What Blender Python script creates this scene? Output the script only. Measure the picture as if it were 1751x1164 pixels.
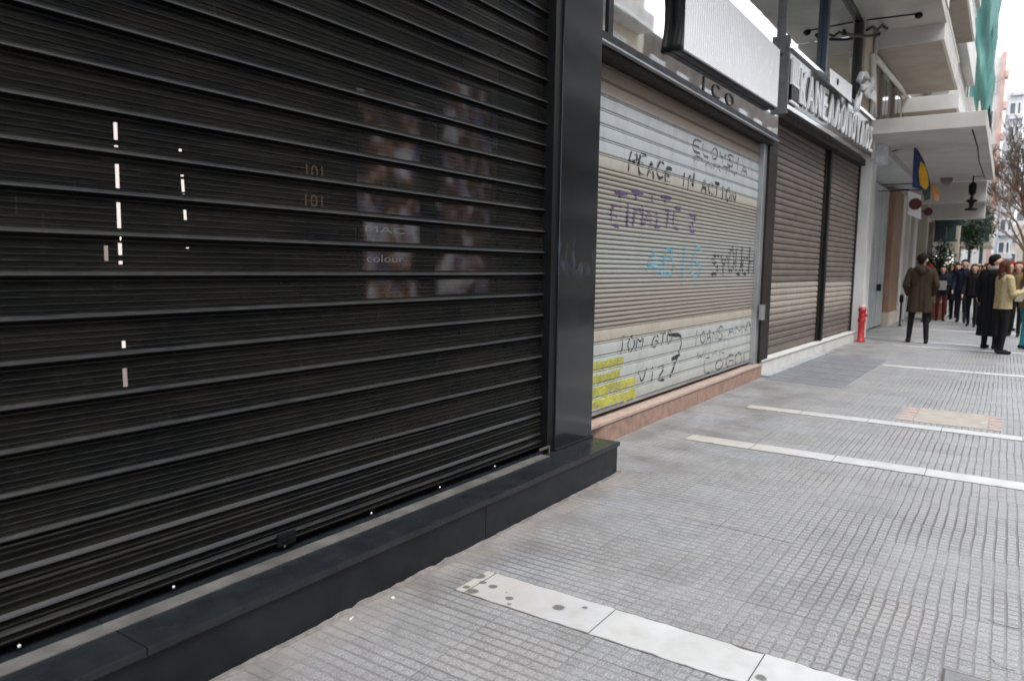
import bpy, bmesh, math, random
from mathutils import Vector, Matrix
R = math.radians
random.seed(7)
scene = bpy.context.scene
for o in list(bpy.data.objects): bpy.data.objects.remove(o)
COL = scene.collection

# ------------------------------------------------------------------ camera
F, CX, CY, H = 1255.0, 875.5, 582.0, 1.45
a_ = Vector((1722-CX, 467-CY, F)).normalized()                    # street direction (+X) seen from the lens
v3 = (-200.0, 12070.0)
s_ = -(a_.x*v3[0]+a_.y*v3[1])/a_.z
up_ = -Vector((v3[0], v3[1], s_)).normalized()
y_ = up_.cross(a_)
RM = Matrix((a_, y_, up_))                                         # lens axes -> world
cam_d = bpy.data.cameras.new('camera'); cam = bpy.data.objects.new('camera', cam_d); COL.objects.link(cam)
rgt, upc, bck = RM @ Vector((1, 0, 0)), RM @ Vector((0, -1, 0)), RM @ Vector((0, 0, -1))
m4 = Matrix((rgt, upc, bck)).transposed().to_4x4(); m4.translation = Vector((0, 0, H))
cam.matrix_world = m4
cam_d.sensor_width = 36; cam_d.lens = 36*F/1751; cam_d.clip_start = 0.05; cam_d.clip_end = 2000
cam_d.dof.use_dof = True; cam_d.dof.focus_distance = 4.2; cam_d.dof.aperture_fstop = 2.8
scene.camera = cam

def ray(x, y): return RM @ Vector((x-CX, y-CY, F))
def pY(x, y, Y):                                                   # point of a photo pixel on the plane Y
    r = ray(x, y); return Vector((0, 0, H)) + r*(Y/r.y)
def pX(x, y, X):
    r = ray(x, y); return Vector((0, 0, H)) + r*(X/r.x)
def pZ(x, y, Z=0.0):
    r = ray(x, y); return Vector((0, 0, H)) + r*((Z-H)/r.z)

# ------------------------------------------------------------------ world, sun, exposure
w = bpy.data.worlds.new('World'); scene.world = w; w.use_nodes = True
nt = w.node_tree; nt.nodes.clear()
sky = nt.nodes.new('ShaderNodeTexSky'); sky.sky_type = 'NISHITA'; sky.sun_disc = False
SUN_EL, SUN_AZ = 62, -112                                          # direction the light comes from (azimuth from +X)
sky.sun_elevation = R(SUN_EL); sky.sun_rotation = R(90-SUN_AZ)
sky.air_density = 1.0; sky.dust_density = 3.0
hs = nt.nodes.new('ShaderNodeHueSaturation'); hs.inputs['Saturation'].default_value = 0.25; hs.inputs['Value'].default_value = 1.0
mx = nt.nodes.new('ShaderNodeMix'); mx.data_type = 'RGBA'; mx.inputs[0].default_value = 0.8
mx.inputs[7].default_value = (9.4, 10.0, 11.0, 1)
bg = nt.nodes.new('ShaderNodeBackground'); bg.inputs[1].default_value = 0.12
ow = nt.nodes.new('ShaderNodeOutputWorld')
nt.links.new(sky.outputs[0], hs.inputs['Color']); nt.links.new(hs.outputs[0], mx.inputs[6])
nt.links.new(mx.outputs[2], bg.inputs[0]); nt.links.new(bg.outputs[0], ow.inputs[0])
sd = bpy.data.lights.new('sun', 'SUN'); sd.energy = 1.2; sd.angle = R(20); sd.color = (1, 0.98, 0.96)
sun = bpy.data.objects.new('sun', sd); COL.objects.link(sun)
sdir = Vector((math.cos(R(SUN_EL))*math.cos(R(SUN_AZ)), math.cos(R(SUN_EL))*math.sin(R(SUN_AZ)), math.sin(R(SUN_EL))))
sun.rotation_euler = sdir.to_track_quat('Z', 'Y').to_euler(); sun.location = (0, -5, 30)
scene.view_settings.view_transform = 'Standard'; scene.view_settings.look = 'None'
scene.view_settings.exposure = 1.27; scene.view_settings.gamma = 1
scene.render.engine = 'CYCLES'
scene.cycles.max_bounces = 8; scene.cycles.transparent_max_bounces = 12

# ------------------------------------------------------------------ node + material helpers
class NT:
    def __init__(s, name):
        s.mat = bpy.data.materials.new(name); s.mat.use_nodes = True
        s.t = s.mat.node_tree; s.b = s.t.nodes['Principled BSDF']; s.out = s.t.nodes['Material Output']
    def n(s, typ, **kw):
        nd = s.t.nodes.new(typ)
        for k, v in kw.items(): setattr(nd, k, v)
        return nd
    def put(s, sock, v):
        if hasattr(v, 'is_linked') or hasattr(v, 'links'): s.t.links.new(v, sock)
        else: sock.default_value = v
    def m(s, op, a, b=0.0, c=0.0, clamp=False):
        nd = s.n('ShaderNodeMath', operation=op); nd.use_clamp = clamp
        s.put(nd.inputs[0], a); s.put(nd.inputs[1], b)
        if len(nd.inputs) > 2: s.put(nd.inputs[2], c)
        return nd.outputs[0]
    def mix(s, f, a, b, mode='MIX'):
        nd = s.n('ShaderNodeMix', data_type='RGBA', blend_type=mode)
        s.put(nd.inputs[0], f)
        for i, v in ((6, a), (7, b)):
            if isinstance(v, tuple) and len(v) == 3: v = v+(1,)
            s.put(nd.inputs[i], v)
        return nd.outputs[2]
    def pos(s):
        g = s.n('ShaderNodeNewGeometry'); x = s.n('ShaderNodeSeparateXYZ')
        s.t.links.new(g.outputs['Position'], x.inputs[0])
        return g.outputs['Position'], x.outputs[0], x.outputs[1], x.outputs[2]
    def noise(s, scale, detail=3, vec=None, rough=0.55, sc=None):
        nd = s.n('ShaderNodeTexNoise'); nd.inputs['Scale'].default_value = scale
        nd.inputs['Detail'].default_value = detail; nd.inputs['Roughness'].default_value = rough
        if vec is None: vec = s.pos()[0]
        if sc:
            mp = s.n('ShaderNodeMapping'); mp.inputs['Scale'].default_value = sc
            s.t.links.new(vec, mp.inputs[0]); vec = mp.outputs[0]
        s.t.links.new(vec, nd.inputs['Vector'])
        return nd.outputs['Fac']
    def mr(s, v, a, b, c=0.0, d=1.0, smooth=False):
        nd = s.n('ShaderNodeMapRange')
        if smooth: nd.interpolation_type = 'SMOOTHSTEP'
        s.put(nd.inputs[0], v)
        for i, q in zip((1, 2, 3, 4), (a, b, c, d)): s.put(nd.inputs[i], q)
        return nd.outputs[0]
    def ramp(s, v, stops, const=False):
        nd = s.n('ShaderNodeValToRGB'); cr = nd.color_ramp
        if const: cr.interpolation = 'CONSTANT'
        while len(cr.elements) < len(stops): cr.elements.new(0.5)
        for e, (p, c) in zip(cr.elements, stops): e.position = p; e.color = tuple(c)+(1,)
        s.put(nd.inputs[0], v); return nd.outputs[0]
    def bump(s, h, strength=0.3, dist=0.01):
        nd = s.n('ShaderNodeBump'); nd.inputs['Strength'].default_value = strength
        nd.inputs['Distance'].default_value = dist; s.put(nd.inputs['Height'], h)
        s.t.links.new(nd.outputs[0], s.b.inputs['Normal'])

def mat(name, c, rough=0.6, metal=0.0, var=0.25, scale=6.0, bump=0.1, bscale=60, dirt=None, spec=0.5, streak=None, coat=0):
    q = NT(name)
    n1 = q.noise(scale, 5, sc=streak)
    lo = tuple(max(0, x*(1-var)) for x in c); hi = tuple(min(1, x*(1+var)) for x in c)
    col = q.mix(q.mr(n1, 0.3, 0.7), lo, hi)
    if dirt: col = q.mix(q.mr(q.noise(scale*0.37, 6), 0.52, 0.75, 0, dirt[1]), col, dirt[0])
    q.put(q.b.inputs['Base Color'], col)
    q.put(q.b.inputs['Roughness'], q.mr(q.noise(scale*2.3, 3), 0.3, 0.7, max(0.02, rough*0.85), min(1, rough*1.15)))
    q.b.inputs['Metallic'].default_value = metal
    q.b.inputs['Specular IOR Level'].default_value = spec
    if coat: q.b.inputs['Coat Weight'].default_value = coat; q.b.inputs['Coat Roughness'].default_value = 0.1
    if bump: q.bump(q.noise(bscale, 3), bump, 0.004)
    return q.mat
M = {}
M['dark_stone'] = mat('dark_stone', (0.0075, 0.010, 0.0125), 0.34, var=0.35, scale=9, bump=0.04, dirt=((0.022, 0.024, 0.025), 0.5), spec=0.28)
M['stone_edge'] = mat('stone_edge', (0.014, 0.017, 0.02), 0.3, var=0.3, scale=9, bump=0.03, spec=0.35)
M['pillar'] = None
M['alu'] = mat('aluminium', (0.42, 0.43, 0.44), 0.38, 0.75, var=0.15, scale=3, bump=0.03, dirt=((0.2, 0.18, 0.15), 0.5))
M['sill_metal'] = mat('sill_metal', (0.115, 0.11, 0.10), 0.55, 0.0, var=0.3, scale=8, bump=0.1, dirt=((0.05, 0.045, 0.04), 0.7), spec=.3)
M['black_metal'] = mat('black_metal', (0.006, 0.0065, 0.007), 0.45, var=0.3, bump=0.03, spec=0.2)
M['dark_brown_metal'] = mat('dark_brown_metal', (0.018, 0.014, 0.011), 0.5, var=0.3, bump=0.04, spec=0.2)
M['rivet'] = mat('rivet', (0.75, 0.75, 0.76), 0.3, 0.6, bump=0)
M['inside'] = mat('inside', (0.02, 0.02, 0.02), 0.9, bump=0)
M['pink_stone'] = mat('pink_stone', (0.31, 0.195, 0.15), 0.55, var=0.25, scale=14, bump=0.1, dirt=((0.16, 0.12, 0.1), 0.7))
M['white_marble'] = mat('white_marble', (0.58, 0.57, 0.53), 0.5, var=0.1, scale=5, bump=0.06, dirt=((0.36, 0.34, 0.3), 0.5))
M['chrome'] = mat('chrome', (0.72, 0.74, 0.75), 0.16, 1.0, var=0.1, bump=0.02)
M['letter_white'] = mat('letter_white', (0.88, 0.88, 0.88), 0.4, 0.0, var=0.05, bump=0)
M['plaster_grey'] = mat('plaster_grey', (0.52, 0.485, 0.45), 0.9, var=0.1, scale=1.6, bump=0.2, bscale=40, dirt=((0.3, 0.28, 0.26), 0.6))
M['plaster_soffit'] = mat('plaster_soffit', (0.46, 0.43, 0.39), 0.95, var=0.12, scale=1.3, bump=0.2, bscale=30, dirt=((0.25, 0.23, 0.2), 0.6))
M['plaster_white'] = mat('plaster_white', (0.66, 0.65, 0.62), 0.9, var=0.08, scale=1.2, bump=0.15, dirt=((0.4, 0.38, 0.35), 0.5))
M['plaster_beige'] = mat('plaster_beige', (0.50, 0.44, 0.36), 0.9, var=0.12, scale=1.2, bump=0.15, dirt=((0.3, 0.26, 0.22), 0.5))
M['plaster_brown'] = mat('plaster_brown', (0.22, 0.18, 0.15), 0.9, var=0.2, scale=2, bump=0.15)
M['plaster_pink'] = mat('plaster_pink', (0.52, 0.34, 0.29), 0.9, var=0.15, scale=1.2, bump=0.1)
M['plaster_blue'] = mat('plaster_blue', (0.42, 0.43, 0.46), 0.9, var=0.15, scale=0.8, bump=0.1)
M['wood'] = mat('wood', (0.24, 0.14, 0.085), 0.6, var=0.35, scale=5, bump=0.1, streak=(6, 6, 0.6))
M['door_grey'] = mat('door_grey', (0.42, 0.44, 0.44), 0.45, 0.2, var=0.12, scale=3, bump=0.04, dirt=((0.25, 0.25, 0.23), 0.5))
M['win_dark'] = mat('win_dark', (0.05, 0.06, 0.07), 0.12, var=0.4, scale=0.7, bump=0, spec=0.8)
M['frame_brown'] = mat('frame_brown', (0.025, 0.02, 0.016), 0.4, bump=0.02)
M['frame_blue'] = mat('frame_blue', (0.02, 0.03, 0.06), 0.35, bump=0.02)
M['red_paint'] = mat('red_paint', (0.48, 0.018, 0.02), 0.4, var=0.25, scale=9, bump=0.08, dirt=((0.2, 0.03, 0.03), 0.5), coat=0.3)
M['shutter_rail'] = M['black_metal']
M['asphalt'] = mat('asphalt', (0.055, 0.055, 0.057), 0.85, var=0.3, scale=3, bump=0.3, bscale=120)
M['kerb'] = mat('kerb', (0.42, 0.41, 0.39), 0.7, var=0.15, scale=4, bump=0.15)
M['road_paint'] = mat('road_paint', (0.7, 0.7, 0.68), 0.7, var=0.12, scale=10, bump=0.1)
M['bark'] = mat('bark', (0.10, 0.085, 0.07), 0.95, var=0.4, scale=12, bump=0.5, bscale=40)
M['twig'] = mat('twig', (0.13, 0.09, 0.065), 0.95, var=0.3, scale=12, bump=0)
M['green_paint'] = mat('green_paint', (0.018, 0.045, 0.04), 0.5, var=0.3, bump=0.03)
M['leaf'] = mat('leaf', (0.02, 0.045, 0.018), 0.6, var=0.6, scale=9, bump=0)
M['terracotta'] = mat('terracotta', (0.35, 0.14, 0.08), 0.8, bump=0.1)

def spray_mat(name, c, cover=0.5):
    if name in M: return M[name]
    q = NT(name); n1 = q.noise(38, 5, rough=.75); n2 = q.noise(5, 3)
    q.put(q.b.inputs['Base Color'], q.mix(q.mr(n2, .3, .7), tuple(v*.8 for v in c), tuple(v*1.3 for v in c))); q.b.inputs['Roughness'].default_value = .6
    tr = q.n('ShaderNodeBsdfTransparent'); ms = q.n('ShaderNodeMixShader'); al = q.mr(q.m('ADD', n1, q.m('MULTIPLY', n2, .25)), .62-cover*.3, .80-cover*.3, .12, .92)
    q.put(ms.inputs[0], al); q.t.links.new(tr.outputs[0], ms.inputs[1]); q.t.links.new(q.b.outputs[0], ms.inputs[2]); q.t.links.new(ms.outputs[0], q.out.inputs[0])
    M[name] = q.mat; return q.mat
def simple(name, c, rough=0.7, metal=0, var=0.2, scale=14, bump=0.1, bscale=150): 
    if name not in M: M[name] = mat(name, c, rough, metal, var, scale, bump, bscale, spec=0.2)
    return M[name]

# polished pillar: dark panel, smeared chalky marks at chest height
q = NT('pillar_panel')
P, px_, py_, pz_ = q.pos()
n = q.noise(2.2, 4)
base = q.mix(q.mr(n, 0.3, 0.7), (0.006, 0.0085, 0.011), (0.010, 0.013, 0.016))
zone = q.m('MULTIPLY', q.mr(q.m('ABSOLUTE', q.m('SUBTRACT', pz_, 1.50)), 0.05, 0.17, 1, 0, True), q.mr(q.noise(9, 4, sc=(2.4, 1, 1)), 0.5, 0.72, 0, 0.5))
q.put(q.b.inputs['Base Color'], q.mix(zone, base, (0.07, 0.09, 0.14)))
q.put(q.b.inputs['Roughness'], q.mr(q.noise(5, 4), 0.3, 0.7, 0.09, 0.15)); q.b.inputs['Specular IOR Level'].default_value = 0.55
q.bump(q.noise(1.6, 2), 0.05, 0.02)
M['pillar'] = q.mat

# near shutter: glossy black paint with dust
def shutter_black(name, alpha):
    q = NT(name); P, x, y, z = q.pos()
    g = q.n('ShaderNodeNewGeometry'); sx = q.n('ShaderNodeSeparateXYZ'); q.t.links.new(g.outputs['Normal'], sx.inputs[0])
    upf = q.mr(sx.outputs[2], 0.25, 0.9)
    n1 = q.noise(3, 6, sc=(0.6, 1, 3)); n2 = q.noise(60, 3, sc=(0.25, 1, 2.5))
    c = q.mix(q.mr(n1, 0.35, 0.7), (0.0035, 0.0042, 0.0045), (0.013, 0.012, 0.009))
    c = q.mix(q.mr(n2, 0.5, 0.8, 0, 0.5), c, (0.02, 0.019, 0.015))
    c = q.mix(q.m('MULTIPLY', upf, q.mr(n2, 0.2, 0.8, 0.15, 0.55)), c, (0.05, 0.05, 0.052))
    n3 = q.noise(26, 6, sc=(0.5, 1, 5), rough=.7)
    c = q.mix(q.mr(n3, 0.55, 0.75, 0, 0.6), c, (0.038, 0.034, 0.026))
    sc2 = q.noise(9, 2, sc=(9, 1, .5)); c = q.mix(q.mr(sc2, 0.68, 0.74, 0, 0.35), c, (0.05, 0.048, 0.042))
    q.put(q.b.inputs['Base Color'], c)
    q.put(q.b.inputs['Roughness'], q.mr(n2, 0.3, 0.7, 0.34, 0.5)); q.b.inputs['Specular IOR Level'].default_value = 0.07
    q.bump(q.noise(40, 3, sc=(0.2, 1, 1)), 0.06, 0.003)
    if alpha < 1:
        tr = q.n('ShaderNodeBsdfTransparent'); ms = q.n('ShaderNodeMixShader'); ms.inputs[0].default_value = alpha
        q.t.links.new(tr.outputs[0], ms.inputs[1]); q.t.links.new(q.b.outputs[0], ms.inputs[2]); q.t.links.new(ms.outputs[0], q.out.inputs[0])
    return q.mat
M['slat_black'] = shutter_black('slat_black', 1); M['slat_lip'] = shutter_black('slat_lip', 1); M['slat_lip'].node_tree.nodes['Principled BSDF'].inputs['Specular IOR Level'].default_value = 0.42; M['slat_perf'] = shutter_black('slat_perforated', 0.86)

# middle shutter: bands by height are paint and dirt, top darkened for the sign's shade
q = NT('shutter_pale'); P, x, y, z = q.pos()
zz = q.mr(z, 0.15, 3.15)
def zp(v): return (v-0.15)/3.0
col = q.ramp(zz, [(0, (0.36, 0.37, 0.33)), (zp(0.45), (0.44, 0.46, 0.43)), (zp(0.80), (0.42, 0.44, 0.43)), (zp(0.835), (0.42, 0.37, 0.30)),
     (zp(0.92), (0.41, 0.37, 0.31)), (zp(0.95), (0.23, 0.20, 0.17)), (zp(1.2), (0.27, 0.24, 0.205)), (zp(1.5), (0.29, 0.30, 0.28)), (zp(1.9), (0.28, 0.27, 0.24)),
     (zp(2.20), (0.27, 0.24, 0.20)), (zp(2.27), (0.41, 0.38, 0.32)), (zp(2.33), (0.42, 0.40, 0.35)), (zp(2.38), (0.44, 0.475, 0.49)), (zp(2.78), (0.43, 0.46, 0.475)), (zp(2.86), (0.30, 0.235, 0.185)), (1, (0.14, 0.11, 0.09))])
st = q.mr(q.noise(5, 6, sc=(1.2, 1, 0.5)), 0.45, 0.75, 0, 0.4)
col = q.mix(st, col, (0.24, 0.21, 0.17))
col = q.mix(q.mr(q.noise(40, 4, sc=(1, 1, 0.3)), 0.55, 0.8, 0, 0.35), col, (0.2, 0.18, 0.15))
q.put(q.b.inputs['Base Color'], col); q.b.inputs['Roughness'].default_value = 0.55; q.bump(q.noise(30, 3), 0.1, 0.004)
M['shutter_pale'] = q.mat

q = NT('shutter_brown'); P, x, y, z = q.pos()
n1 = q.noise(4, 6, sc=(0.7, 1, 1.5)); n2 = q.noise(14, 4, sc=(2.5, 1, 0.25))
col = q.mix(q.mr(n1, 0.3, 0.7), (0.105, 0.082, 0.07), (0.16, 0.128, 0.108))
band = q.m('MULTIPLY', q.mr(z, 1.24, 1.26, 1, 0), q.mr(z, 0.55, 0.95, 0, 1))
band = q.m('MULTIPLY', band, q.mr(n2, 0.3, 0.65, 0.45, 0.9))
col = q.mix(band, col, (0.40, 0.35, 0.30))
q.put(q.b.inputs['Base Color'], col); q.b.inputs['Roughness'].default_value = 0.6; q.bump(q.noise(30, 3), 0.1, 0.004)
M['shutter_brown'] = q.mat

# mirror-like shop glass
def mirror(name, c, rough):
    q = NT(name); q.put(q.b.inputs['Base Color'], q.mix(q.mr(q.noise(1.3, 5), 0.35, 0.7), tuple(v*0.9 for v in c), c))
    q.b.inputs['Metallic'].default_value = 1; q.put(q.b.inputs['Roughness'], q.mr(q.noise(3, 4), 0.3, 0.7, rough, rough*2.5))
    q.bump(q.noise(0.9, 2), 0.04, 0.03); return q.mat
M['mirror'] = mirror('mirror_panel', (0.80, 0.82, 0.84), 0.015)
M['glass'] = mirror('window_glass', (0.70, 0.80, 0.78), 0.012)
M['sign_glass'] = mat('sign_glass', (0.03, 0.026, 0.023), 0.14, var=0.5, scale=3, bump=0.02, spec=0.55)

# ------------------------------------------------------------------ mesh builder
WL = {}                                                            # world location of objects
class MB:
    def __init__(s): s.v = []; s.f = []; s.mi = []; s.cur = 0; s.sm = []; s.smooth = False
    def quadf(s, idx): s.f.append(tuple(idx)); s.mi.append(s.cur); s.sm.append(s.smooth)
    def hexa(s, p):
        b = len(s.v); s.v += [tuple(q) for q in p]
        for f in ((0, 3, 2, 1), (4, 5, 6, 7), (0, 1, 5, 4), (1, 2, 6, 5), (2, 3, 7, 6), (3, 0, 4, 7)): s.quadf([b+i for i in f])
        return s
    def box(s, x0, x1, y0, y1, z0, z1):
        return s.hexa([(x0, y0, z0), (x1, y0, z0), (x1, y1, z0), (x0, y1, z0), (x0, y0, z1), (x1, y0, z1), (x1, y1, z1), (x0, y1, z1)])
    def run(s, A, B, t, z0, z1, dz=0.0):
        """box along the wall line A-B (xy), thickness t towards the street, end B raised by dz"""
        A = Vector(A); B = Vector(B); d = (B-A).normalized(); n = Vector((d.y, -d.x))
        a2, b2 = A+n*t, B+n*t
        return s.hexa([(a2.x, a2.y, z0), (b2.x, b2.y, z0+dz), (B.x, B.y, z0+dz), (A.x, A.y, z0), (a2.x, a2.y, z1), (b2.x, b2.y, z1+dz), (B.x, B.y, z1+dz), (A.x, A.y, z1)])
    def tube(s, pts, rads, seg=8, cap=True):
        pts = [Vector(p) for p in pts]
        if not isinstance(rads, (list, tuple)): rads = [rads]*len(pts)
        b = len(s.v); sm = s.smooth; s.smooth = True
        ref = Vector((0, 0, 1))
        for i, p in enumerate(pts):
            d = (pts[min(i+1, len(pts)-1)]-pts[max(i-1, 0)]).normalized()
            r0 = ref if abs(d.dot(ref)) < 0.95 else Vector((1, 0, 0))
            u = d.cross(r0).normalized(); v = d.cross(u)
            for k in range(seg):
                a = 2*math.pi*k/seg; s.v.append(tuple(p+(u*math.cos(a)+v*math.sin(a))*rads[i]))
        for i in range(len(pts)-1):
            for k in range(seg):
                k2 = (k+1) % seg; s.quadf((b+i*seg+k, b+i*seg+k2, b+(i+1)*seg+k2, b+(i+1)*seg+k))
        s.smooth = sm
        if cap: s.quadf([b+k for k in range(seg)][::-1]); s.quadf([b+(len(pts)-1)*seg+k for k in range(seg)])
        return s
    def ball(s, c, r, seg=10, rings=6, sc=(1, 1, 1)):
        b = len(s.v); c = Vector(c); sm = s.smooth; s.smooth = True
        for i in range(rings+1):
            t = math.pi*i/rings
            for k in range(seg):
                a = 2*math.pi*k/seg
                s.v.append((c.x+r*sc[0]*math.sin(t)*math.cos(a), c.y+r*sc[1]*math.sin(t)*math.sin(a), c.z+r*sc[2]*math.cos(t)))
        for i in range(rings):
            for k in range(seg):
                k2 = (k+1) % seg; s.quadf((b+i*seg+k, b+(i+1)*seg+k, b+(i+1)*seg+k2, b+i*seg+k2))
        s.smooth = sm; return s
    def lathe(s, prof, c, seg=16):
        b = len(s.v); sm = s.smooth; s.smooth = True
        for r, z in prof:
            for k in range(seg):
                a = 2*math.pi*k/seg; s.v.append((c[0]+r*math.cos(a), c[1]+r*math.sin(a), c[2]+z))
        for i in range(len(prof)-1):
            for k in range(seg):
                k2 = (k+1) % seg; s.quadf((b+i*seg+k, b+i*seg+k2, b+(i+1)*seg+k2, b+(i+1)*seg+k))
        s.smooth = sm
        s.quadf([b+k for k in range(seg)][::-1]); s.quadf([b+(len(prof)-1)*seg+k for k in range(seg)])
        return s
    def build(s, name, mats, parent=None, loc=None, bevel=0.0):
        if not isinstance(mats, (list, tuple)): mats = [mats]
        me = bpy.data.meshes.new(name)
        if parent is not None: L = WL[parent.name]
        else: L = Vector(loc) if loc is not None else Vector((0, 0, 0))
        me.from_pydata([tuple(Vector(v)-L) for v in s.v], [], s.f); me.validate()
        for m in mats: me.materials.append(m)
        for p, i, k in zip(me.polygons, s.mi, s.sm): p.material_index = i; p.use_smooth = k
        if bevel:
            bm = bmesh.new(); bm.from_mesh(me)
            bmesh.ops.remove_doubles(bm, verts=bm.verts, dist=1e-5)
            bmesh.ops.bevel(bm, geom=[e for e in bm.edges if e.calc_face_angle(0) > 0.6], offset=bevel, segments=2, affect='EDGES', profile=0.6)
            bm.to_mesh(me); bm.free()
        me.update()
        o = bpy.data.objects.new(name, me); COL.objects.link(o)
        if parent is not None: o.parent = parent
        else: o.location = L
        WL[o.name] = L.copy()
        return o

def tag(o, label=None, cat=None, group=None, kind=None):
    if label: o['label'] = label
    if cat: o['category'] = cat
    if group: o['group'] = group
    if kind: o['kind'] = kind
    return o
def thing(name, loc, label, cat, group=None):
    o = bpy.data.objects.new(name, None); COL.objects.link(o); o.location = loc; o.empty_display_size = 0.2
    WL[o.name] = Vector(loc); return tag(o, label, cat, group)
def struct(o): o['kind'] = 'structure'; return o
def copy_tree(o, loc, parent=None):
    c = o.copy(); COL.objects.link(c); c.parent = parent
    if parent is None: c.location = loc; WL[c.name] = Vector(loc)
    for ch in list(o.children): copy_tree(ch, None, c)
    return c

# ------------------------------------------------------------------ the ground
q = NT('paving'); P, x, y, z = q.pos()
T, G = 0.4, 0.05
tx = q.m('FLOOR', q.m('DIVIDE', q.m('SUBTRACT', x, 2.745), T)); ty = q.m('FLOOR', q.m('DIVIDE', q.m('SUBTRACT', y, 0.05), T))
cv = q.n('ShaderNodeCombineXYZ'); q.put(cv.inputs[0], tx); q.put(cv.inputs[1], ty)
wn = q.n('ShaderNodeTexWhiteNoise', noise_dimensions='3D'); q.t.links.new(cv.outputs[0], wn.inputs[0])
sp = q.n('ShaderNodeSeparateColor'); q.t.links.new(wn.outputs['Color'], sp.inputs[0])
wob = q.m('MULTIPLY', q.m('SUBTRACT', q.noise(2.4, 3), 0.5), 0.022)
yo = q.m('ADD', q.m('ADD', y, q.m('MULTIPLY', q.m('SUBTRACT', sp.outputs[0], 0.5), 0.007)), wob)
xo = q.m('ADD', q.m('ADD', x, q.m('MULTIPLY', q.m('SUBTRACT', sp.outputs[1], 0.5), 0.006)), wob)
def line(c, o, per, wd, soft):
    f = q.m('FRACT', q.m('DIVIDE', q.m('SUBTRACT', c, o), per))
    d = q.m('MULTIPLY', q.m('MINIMUM', f, q.m('SUBTRACT', 1.0, f)), per)
    return q.mr(d, wd, wd+soft, 1, 0, True)
lx = line(xo, 2.745, G, 0.003, 0.007); ly = line(yo, 0.05, G, 0.0025, 0.006)
jx = line(q.m('ADD', x, q.m('MULTIPLY', wob, .3)), 2.745, T, 0.0022, 0.004); jy = line(yo, 0.05, T, 0.0014, 0.0035)
wear = q.m('MULTIPLY', q.mr(q.noise(0.75, 4), 0.36, 0.62, 0.4, 1.0), q.mr(sp.outputs[2], 0.0, 1.0, 0.45, 1.0))
weary = q.m('MULTIPLY', wear, q.mr(y, 0.3, 1.4, 1.1, 0.35))
gl = q.m('MAXIMUM', q.m('MULTIPLY', q.m('MULTIPLY', lx, q.mr(x, 4.2, 6.0, 1.0, 0.3)), q.m('MULTIPLY', wear, 0.9)), q.m('MULTIPLY', ly, weary))
gj = q.m('MULTIPLY', q.m('MAXIMUM', jx, q.m('MULTIPLY', jy, 0.55)), q.mr(q.noise(2.5, 3), 0.3, 0.7, 0.3, 1.0))
g = q.m('MAXIMUM', gl, gj)
c = q.mix(q.mr(q.noise(0.8, 5), 0.3, 0.7), (0.168, 0.163, 0.160), (0.235, 0.232, 0.230))
c = q.mix(q.mr(sp.outputs[1], 0, 1, 0, 0.35), c, (0.29, 0.28, 0.275))
c = q.mix(q.mr(sp.outputs[0], 0.75, 0.78, 0, 0.3), c, (0.23, 0.25, 0.29))
c = q.mix(q.mr(sp.outputs[2], 0.9, 0.92, 0, 0.25), c, (0.29, 0.25, 0.23))
c = q.mix(q.mr(q.noise(150, 2), 0.5, 0.72, 0, 0.8), c, (0.55, 0.55, 0.55))
c = q.mix(q.mr(q.noise(110, 2), 0.30, 0.45, 0.75, 0), c, (0.10, 0.098, 0.095))
cellx = q.m('FLOOR', q.m('DIVIDE', q.m('SUBTRACT', xo, 2.745), G)); celly = q.m('FLOOR', q.m('DIVIDE', q.m('SUBTRACT', yo, 0.05), G))
cv2 = q.n('ShaderNodeCombineXYZ'); q.put(cv2.inputs[0], cellx); q.put(cv2.inputs[1], celly)
wn2 = q.n('ShaderNodeTexWhiteNoise', noise_dimensions='3D'); q.t.links.new(cv2.outputs[0], wn2.inputs[0])
c = q.mix(q.mr(wn2.outputs['Value'], 0.0, 1.0, 0.0, 0.3), c, (0.36, 0.355, 0.35))
c = q.mix(q.mr(wn2.outputs['Value'], 0.0, 0.25, 0.18, 0.0), c, (0.17, 0.17, 0.17))
c = q.mix(q.mr(q.noise(2.6, 6), 0.5, 0.75, 0, 0.4), c, (0.145, 0.14, 0.137))
vo = q.n('ShaderNodeTexVoronoi'); vo.inputs['Scale'].default_value = 2.6; q.t.links.new(P, vo.inputs['Vector'])
vc = q.n('ShaderNodeSeparateColor'); q.t.links.new(vo.outputs['Color'], vc.inputs[0])
spot = q.m('MULTIPLY', q.mr(q.m('ADD', vo.outputs['Distance'], q.m('MULTIPLY', q.noise(30, 2), 0.05)), 0.055, 0.085, 1, 0), q.mr(vc.outputs[0], 0.55, 0.6))
c = q.mix(q.m('MULTIPLY', spot, 0.7), c, (0.09, 0.085, 0.08))
c = q.mix(q.m('MULTIPLY', g, 0.85), c, (0.07, 0.067, 0.063))
# grime and dusty mortar along the foot of the walls
near = q.m('MULTIPLY', q.mr(y, 1.93, 2.12, 0, 1, True), q.mr(x, 4.62, 4.75, 1, 0))
c = q.mix(q.m('MULTIPLY', near, q.mr(q.noise(7, 5), 0.3, 0.65, 0.25, 0.85)), c, (0.27, 0.235, 0.21))
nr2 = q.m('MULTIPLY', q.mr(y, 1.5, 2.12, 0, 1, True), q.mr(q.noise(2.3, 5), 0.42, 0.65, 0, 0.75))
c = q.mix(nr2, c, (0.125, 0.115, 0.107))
q.put(q.b.inputs['Base Color'], c)
q.put(q.b.inputs['Roughness'], q.mr(q.noise(1.8, 4), 0.3, 0.7, 0.42, 0.62))
q.b.inputs['Specular IOR Level'].default_value = 0.5
hgt = q.m('SUBTRACT', q.m('MULTIPLY', q.noise(110, 3), 0.5), g)
q.bump(hgt, 0.8, 0.005)
M['paving'] = q.mat

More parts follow.
